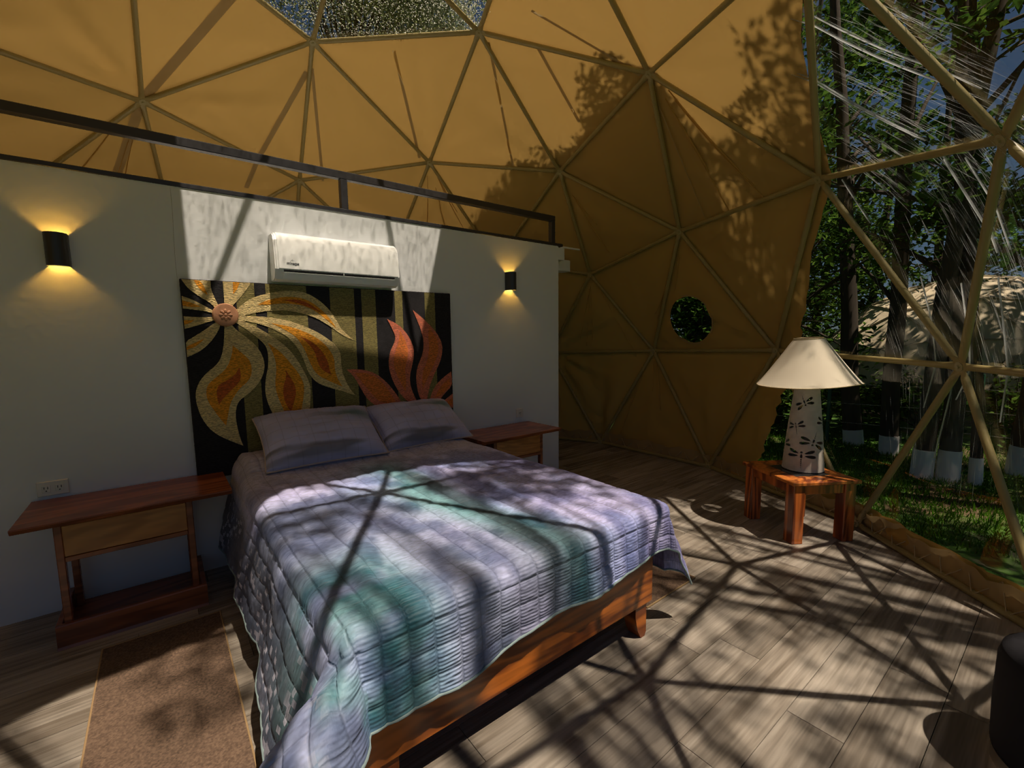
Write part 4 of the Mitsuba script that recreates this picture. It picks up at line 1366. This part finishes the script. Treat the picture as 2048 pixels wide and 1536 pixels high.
FL = ['dark evergreen of the wood beyond the bay window, close behind the lawn', 'tall dark tree standing in front of the pale tent', 'leafy tree of the wood left of the bay window view', 'tall tree with a pale gap of sky in its crown', 'large dark tree on the slope left of the tent',
      'tall tree directly behind the pale tent', 'tall tree right behind the pale tent', 'distant tree high on the slope', 'dark tree at the right end of the lawn', 'bushy tree seen through the porthole', 'leafy tree between porthole and bay window', 'tree deep in the wood left of the porthole', 'farthest tall tree on the slope', 'tall tree behind the porthole view', 'low bushy tree filling the gap left of the tent', 'low tree on the slope in line with the tent edge', 'low dark tree hugging the left side of the tent', 'low tree showing over the top of the tent', 'low tree at the far right behind the tent', 'low bushy tree deep in the gap left of the tent']
for i, (x, y, h) in enumerate(FOREST):
    far = x > 11
    low = i >= 14
    tree(FL[i], (x, y), h, .10 + .05 * rf.random(), crown(x, y, (.8 if low else 2.6 if far else 1.0), h * (.95 if far else .72), 12 if far and not low else 18, 1.15 if far else .95, (.5, .95)), 330, .17 if far else .13, DARK if i % 3 else LIGHT, 300 + i, lean=(rf.normal(0, .8), rf.normal(0, .8)))
BUSH = [(7.4, 1.5), (8.2, 2.3), (7.9, .9), (7.9, -.35), (8.3, -1.6), (8.6, -2.6), (6.8, .6), (6.6, 1.7), (7.8, 1.6), (8.9, -3.5), (8.6, .6)]
BL = ['tall dense shrub framed by the porthole', 'dense shrub behind the one framed by the porthole', 'dense shrub between porthole view and lamp', 'low dark bush behind the lawn beside the lamp', 'fern-like bush under the pale tent', 'dark bush at the right end under the tent', 'leafy shrub close to the dome by the porthole', 'shrub outside below the porthole', 'tall shrub deep in the wood', 'bush at the far right of the lawn', 'bush in the dark wood edge']
for i, (x, y) in enumerate(BUSH):
    gz_ = float(ground_z(x, y))
    tree(BL[i], (x, y), gz_ + (2.4 if i < 3 else .9), .03, [(x + rf.normal(0, .4), y + rf.normal(0, .4), gz_ + rf.uniform(.25, 3.2 if i < 3 else .95), rf.uniform(.25, .5)) for _ in range(22 if i < 3 else 9)], 700, .13, LIGHT if i % 2 else DARK, 400 + i, name='bush')

# the wood goes on to the south-east, past the right edge of the picture
rs2 = np.random.default_rng(99)
SEL = ['tall tree past the right edge of the picture, nearest to the lawn', 'tall tree past the right edge, directly behind the nearest one', 'tall tree past the right edge, second along the lawn', 'tall tree past the right edge, behind the second one', 'tall tree past the right edge, third along the lawn',
       'tall tree past the right edge, fourth along the lawn', 'tall tree past the right edge, deep in the wood near the tent', 'tall tree past the right edge, farthest back in the wood', 'tall tree past the right edge, last along the lawn to the south', 'tall tree past the right edge, far back to the south']
for i, (x, y) in enumerate([(10.2, -5.4), (12.5, -6.5), (9.8, -8.2), (13.5, -9.0), (11.2, -11.0), (8.2, -12.0), (15.5, -6.8), (16.5, -11.5), (5.4, -12.6), (13.4, -13.6)]):
    tree(SEL[i], (x, y), 9 + 2 * rs2.random(), .14,
         [(x + rs2.normal(0, 1.1), y + rs2.normal(0, 1.1), rs2.uniform(.6, 9), rs2.uniform(.6, 1.1)) for _ in range(20)], 260, .18, DARK if i % 2 else LIGHT, 600 + i, group='trees past the right edge')
# grass blades near the bay window
rg_ = np.random.default_rng(5)
ng = 26000
bxg = rg_.uniform(3.75, 8.0, ng)
byg = rg_.uniform(-4.2, .6, ng)
bzg = ground_z(bxg, byg)
hb_ = rg_.uniform(.03, .09, ng)
aa = rg_.uniform(0, 2 * np.pi, ng)
p0 = np.stack([bxg, byg, bzg - .005], 1)
sd_ = np.stack([np.cos(aa), np.sin(aa), aa * 0], 1) * .007
tip = p0 + np.stack([rg_.normal(0, .025, ng), rg_.normal(0, .025, ng), hb_], 1)
Vg_ = np.stack([p0 - sd_, p0 + sd_, tip], 1).reshape(-1, 3)
cg = np.repeat(np.array([(.065, .18, .010)]) * rg_.uniform(.4, 1.5, ng)[:, None], 3, 0)
scene['grass'] = mikit.ply(trimesh.Trimesh(Vg_, np.arange(ng * 3).reshape(-1, 3), process=False), 'mat_leaf', color=cg)
labels['grass'] = {'label': 'short green lawn grass outside the bay window', 'category': 'grass', 'kind': 'stuff'}

# neighbouring dome tent on the slope
tent = thing('dome_tent', 'pale beige geodesic dome tent among the trees beyond the lawn', 'tent')
TCN, TR_ = np.array([12.0, -1.6, -.05]), 2.6
keep = [f for f in faces0 if all(W[i][2] > -0.1 for i in f)]
tv = TCN + W * TR_
for f in keep:
    part(tent, 'cover_panel', trimesh.Trimesh(tv[list(f)], [[0, 1, 2]], process=False), 'mat_tent')
te = sorted({tuple(sorted((f[k], f[(k + 1) % 3]))) for f in keep for k in range(3)})
part(tent, 'seam_lines', cat([tube([TCN + (tv[a] - TCN) * 1.004, TCN + (tv[b] - TCN) * 1.004], .02, 5) for a, b in te]), 'mat_tent_seam')
part(tent, 'platform', prism(Point(TCN[0], TCN[1]).buffer(3.0, quad_segs=16), 'z', -.6, TCN[2] + .02), 'mat_deck')

# wire fence at the lawn edge
fence = thing('wire_fence', 'thin green-posted wire fence along the far edge of the lawn', 'fence')
fp_ = [(7.25, .9), (7.3, -.72), (7.35, -2.35), (7.4, -4.0)]
for (x, y) in fp_:
    z_ = float(ground_z(x, y))
    part(fence, 'post', tube([(x, y, z_), (x, y, z_ + 1.15)], .028, 8), 'mat_green_post', smooth=50)
for hz in (.35, .65, .95):
    part(fence, 'wire', tube([(x - .03, y, float(ground_z(x, y)) + hz) for x, y in fp_], .003, 5), 'mat_chrome', smooth=True)

# leaf litter on the skylight
lit = []
rl = np.random.default_rng(12)
cen5 = [CH[i] for i in SKY5]
nl = 0
pts_l = []
while nl < 15000:
    d = np.array([rl.normal(0, .32), rl.normal(0, .32), 1.0])
    q = shell_point(d, -.004)
    if q[2] < 4.13:
        continue
    pts_l.append(q)
    nl += 1
m, c = leaves_mesh(np.array(pts_l), .0145, [(.62, .62, .55), (.30, .31, .26), (.62, .62, .55), (.30, .36, .14), (.75, .76, .70)], 77, flat=.12)
scene['leaf_litter'] = mikit.ply(m, 'mat_debris', color=c)
labels['leaf_litter'] = {'label': 'fine grey leaf litter scattered on the clear skylight', 'category': 'leaf litter', 'kind': 'stuff'}

# creases of the bay window
for cz in ((-44.5, .66, -52.5, .49, .0045), (-45.2, .655, -52.2, .50, .0022), (-53, .46, -54.5, .33, .006), (-54.8, .45, -56, .33, .0025), (-50, .70, -58, .52, .005), (-52, .68, -60, .50, .003), (-40, .50, -42, .42, .003),
           (-44, .10, -46, .32, .0025), (-47, .12, -50, .30, .004), (-52, .10, -54, .30, .003), (-46, .02, -46.4, .16, .003), (-41, .58, -47, .64, .002)):
    crease(*cz, win_bay)

# fine scuffs and dried drips on the vinyl: hair-thin slivers, too many to count
rs_ = np.random.default_rng(21)
sl_ = []
def shell_q(az_, z_):
    h_ = math.sqrt(1 - z_ * z_)
    return shell_point([h_ * math.cos(math.radians(az_)), h_ * math.sin(math.radians(az_)), z_], .0015)
for (a0, a1, z0, z1, da, dz, n_) in ((-62, -42, .45, .74, -3.2, -.075, 420), (-60, -40, .02, .42, -.5, -.07, 330), (-58, -50, .30, .50, -1.0, -.08, 120)):
    for _ in range(n_):
        az_, z_ = rs_.uniform(a0, a1), rs_.uniform(z0, z1)
        f_ = rs_.uniform(.25, 1.2)
        p0, p1 = shell_q(az_, z_), shell_q(az_ + da * f_ * rs_.uniform(.6, 1.4), max(z_ + dz * f_, -.08))
        if arch_level(np.array([p0, p1])).min() < .02:
            continue
        d_ = np.cross(p1 - p0, (p0 + p1) / 2 - C0)
        d_ *= rs_.uniform(.0003, .0013) / np.linalg.norm(d_)
        m_ = (p0 + p1) / 2
        sl_.append([p0, m_ + d_, p1, m_ - d_])
sl_ = np.array(sl_)
i = np.arange(len(sl_)) * 4
part(win_bay, 'scuff', trimesh.Trimesh(sl_.reshape(-1, 3), np.vstack([np.stack([i, i + 1, i + 2], 1), np.stack([i, i + 2, i + 3], 1)]), process=False), 'mat_crease', kind='stuff')
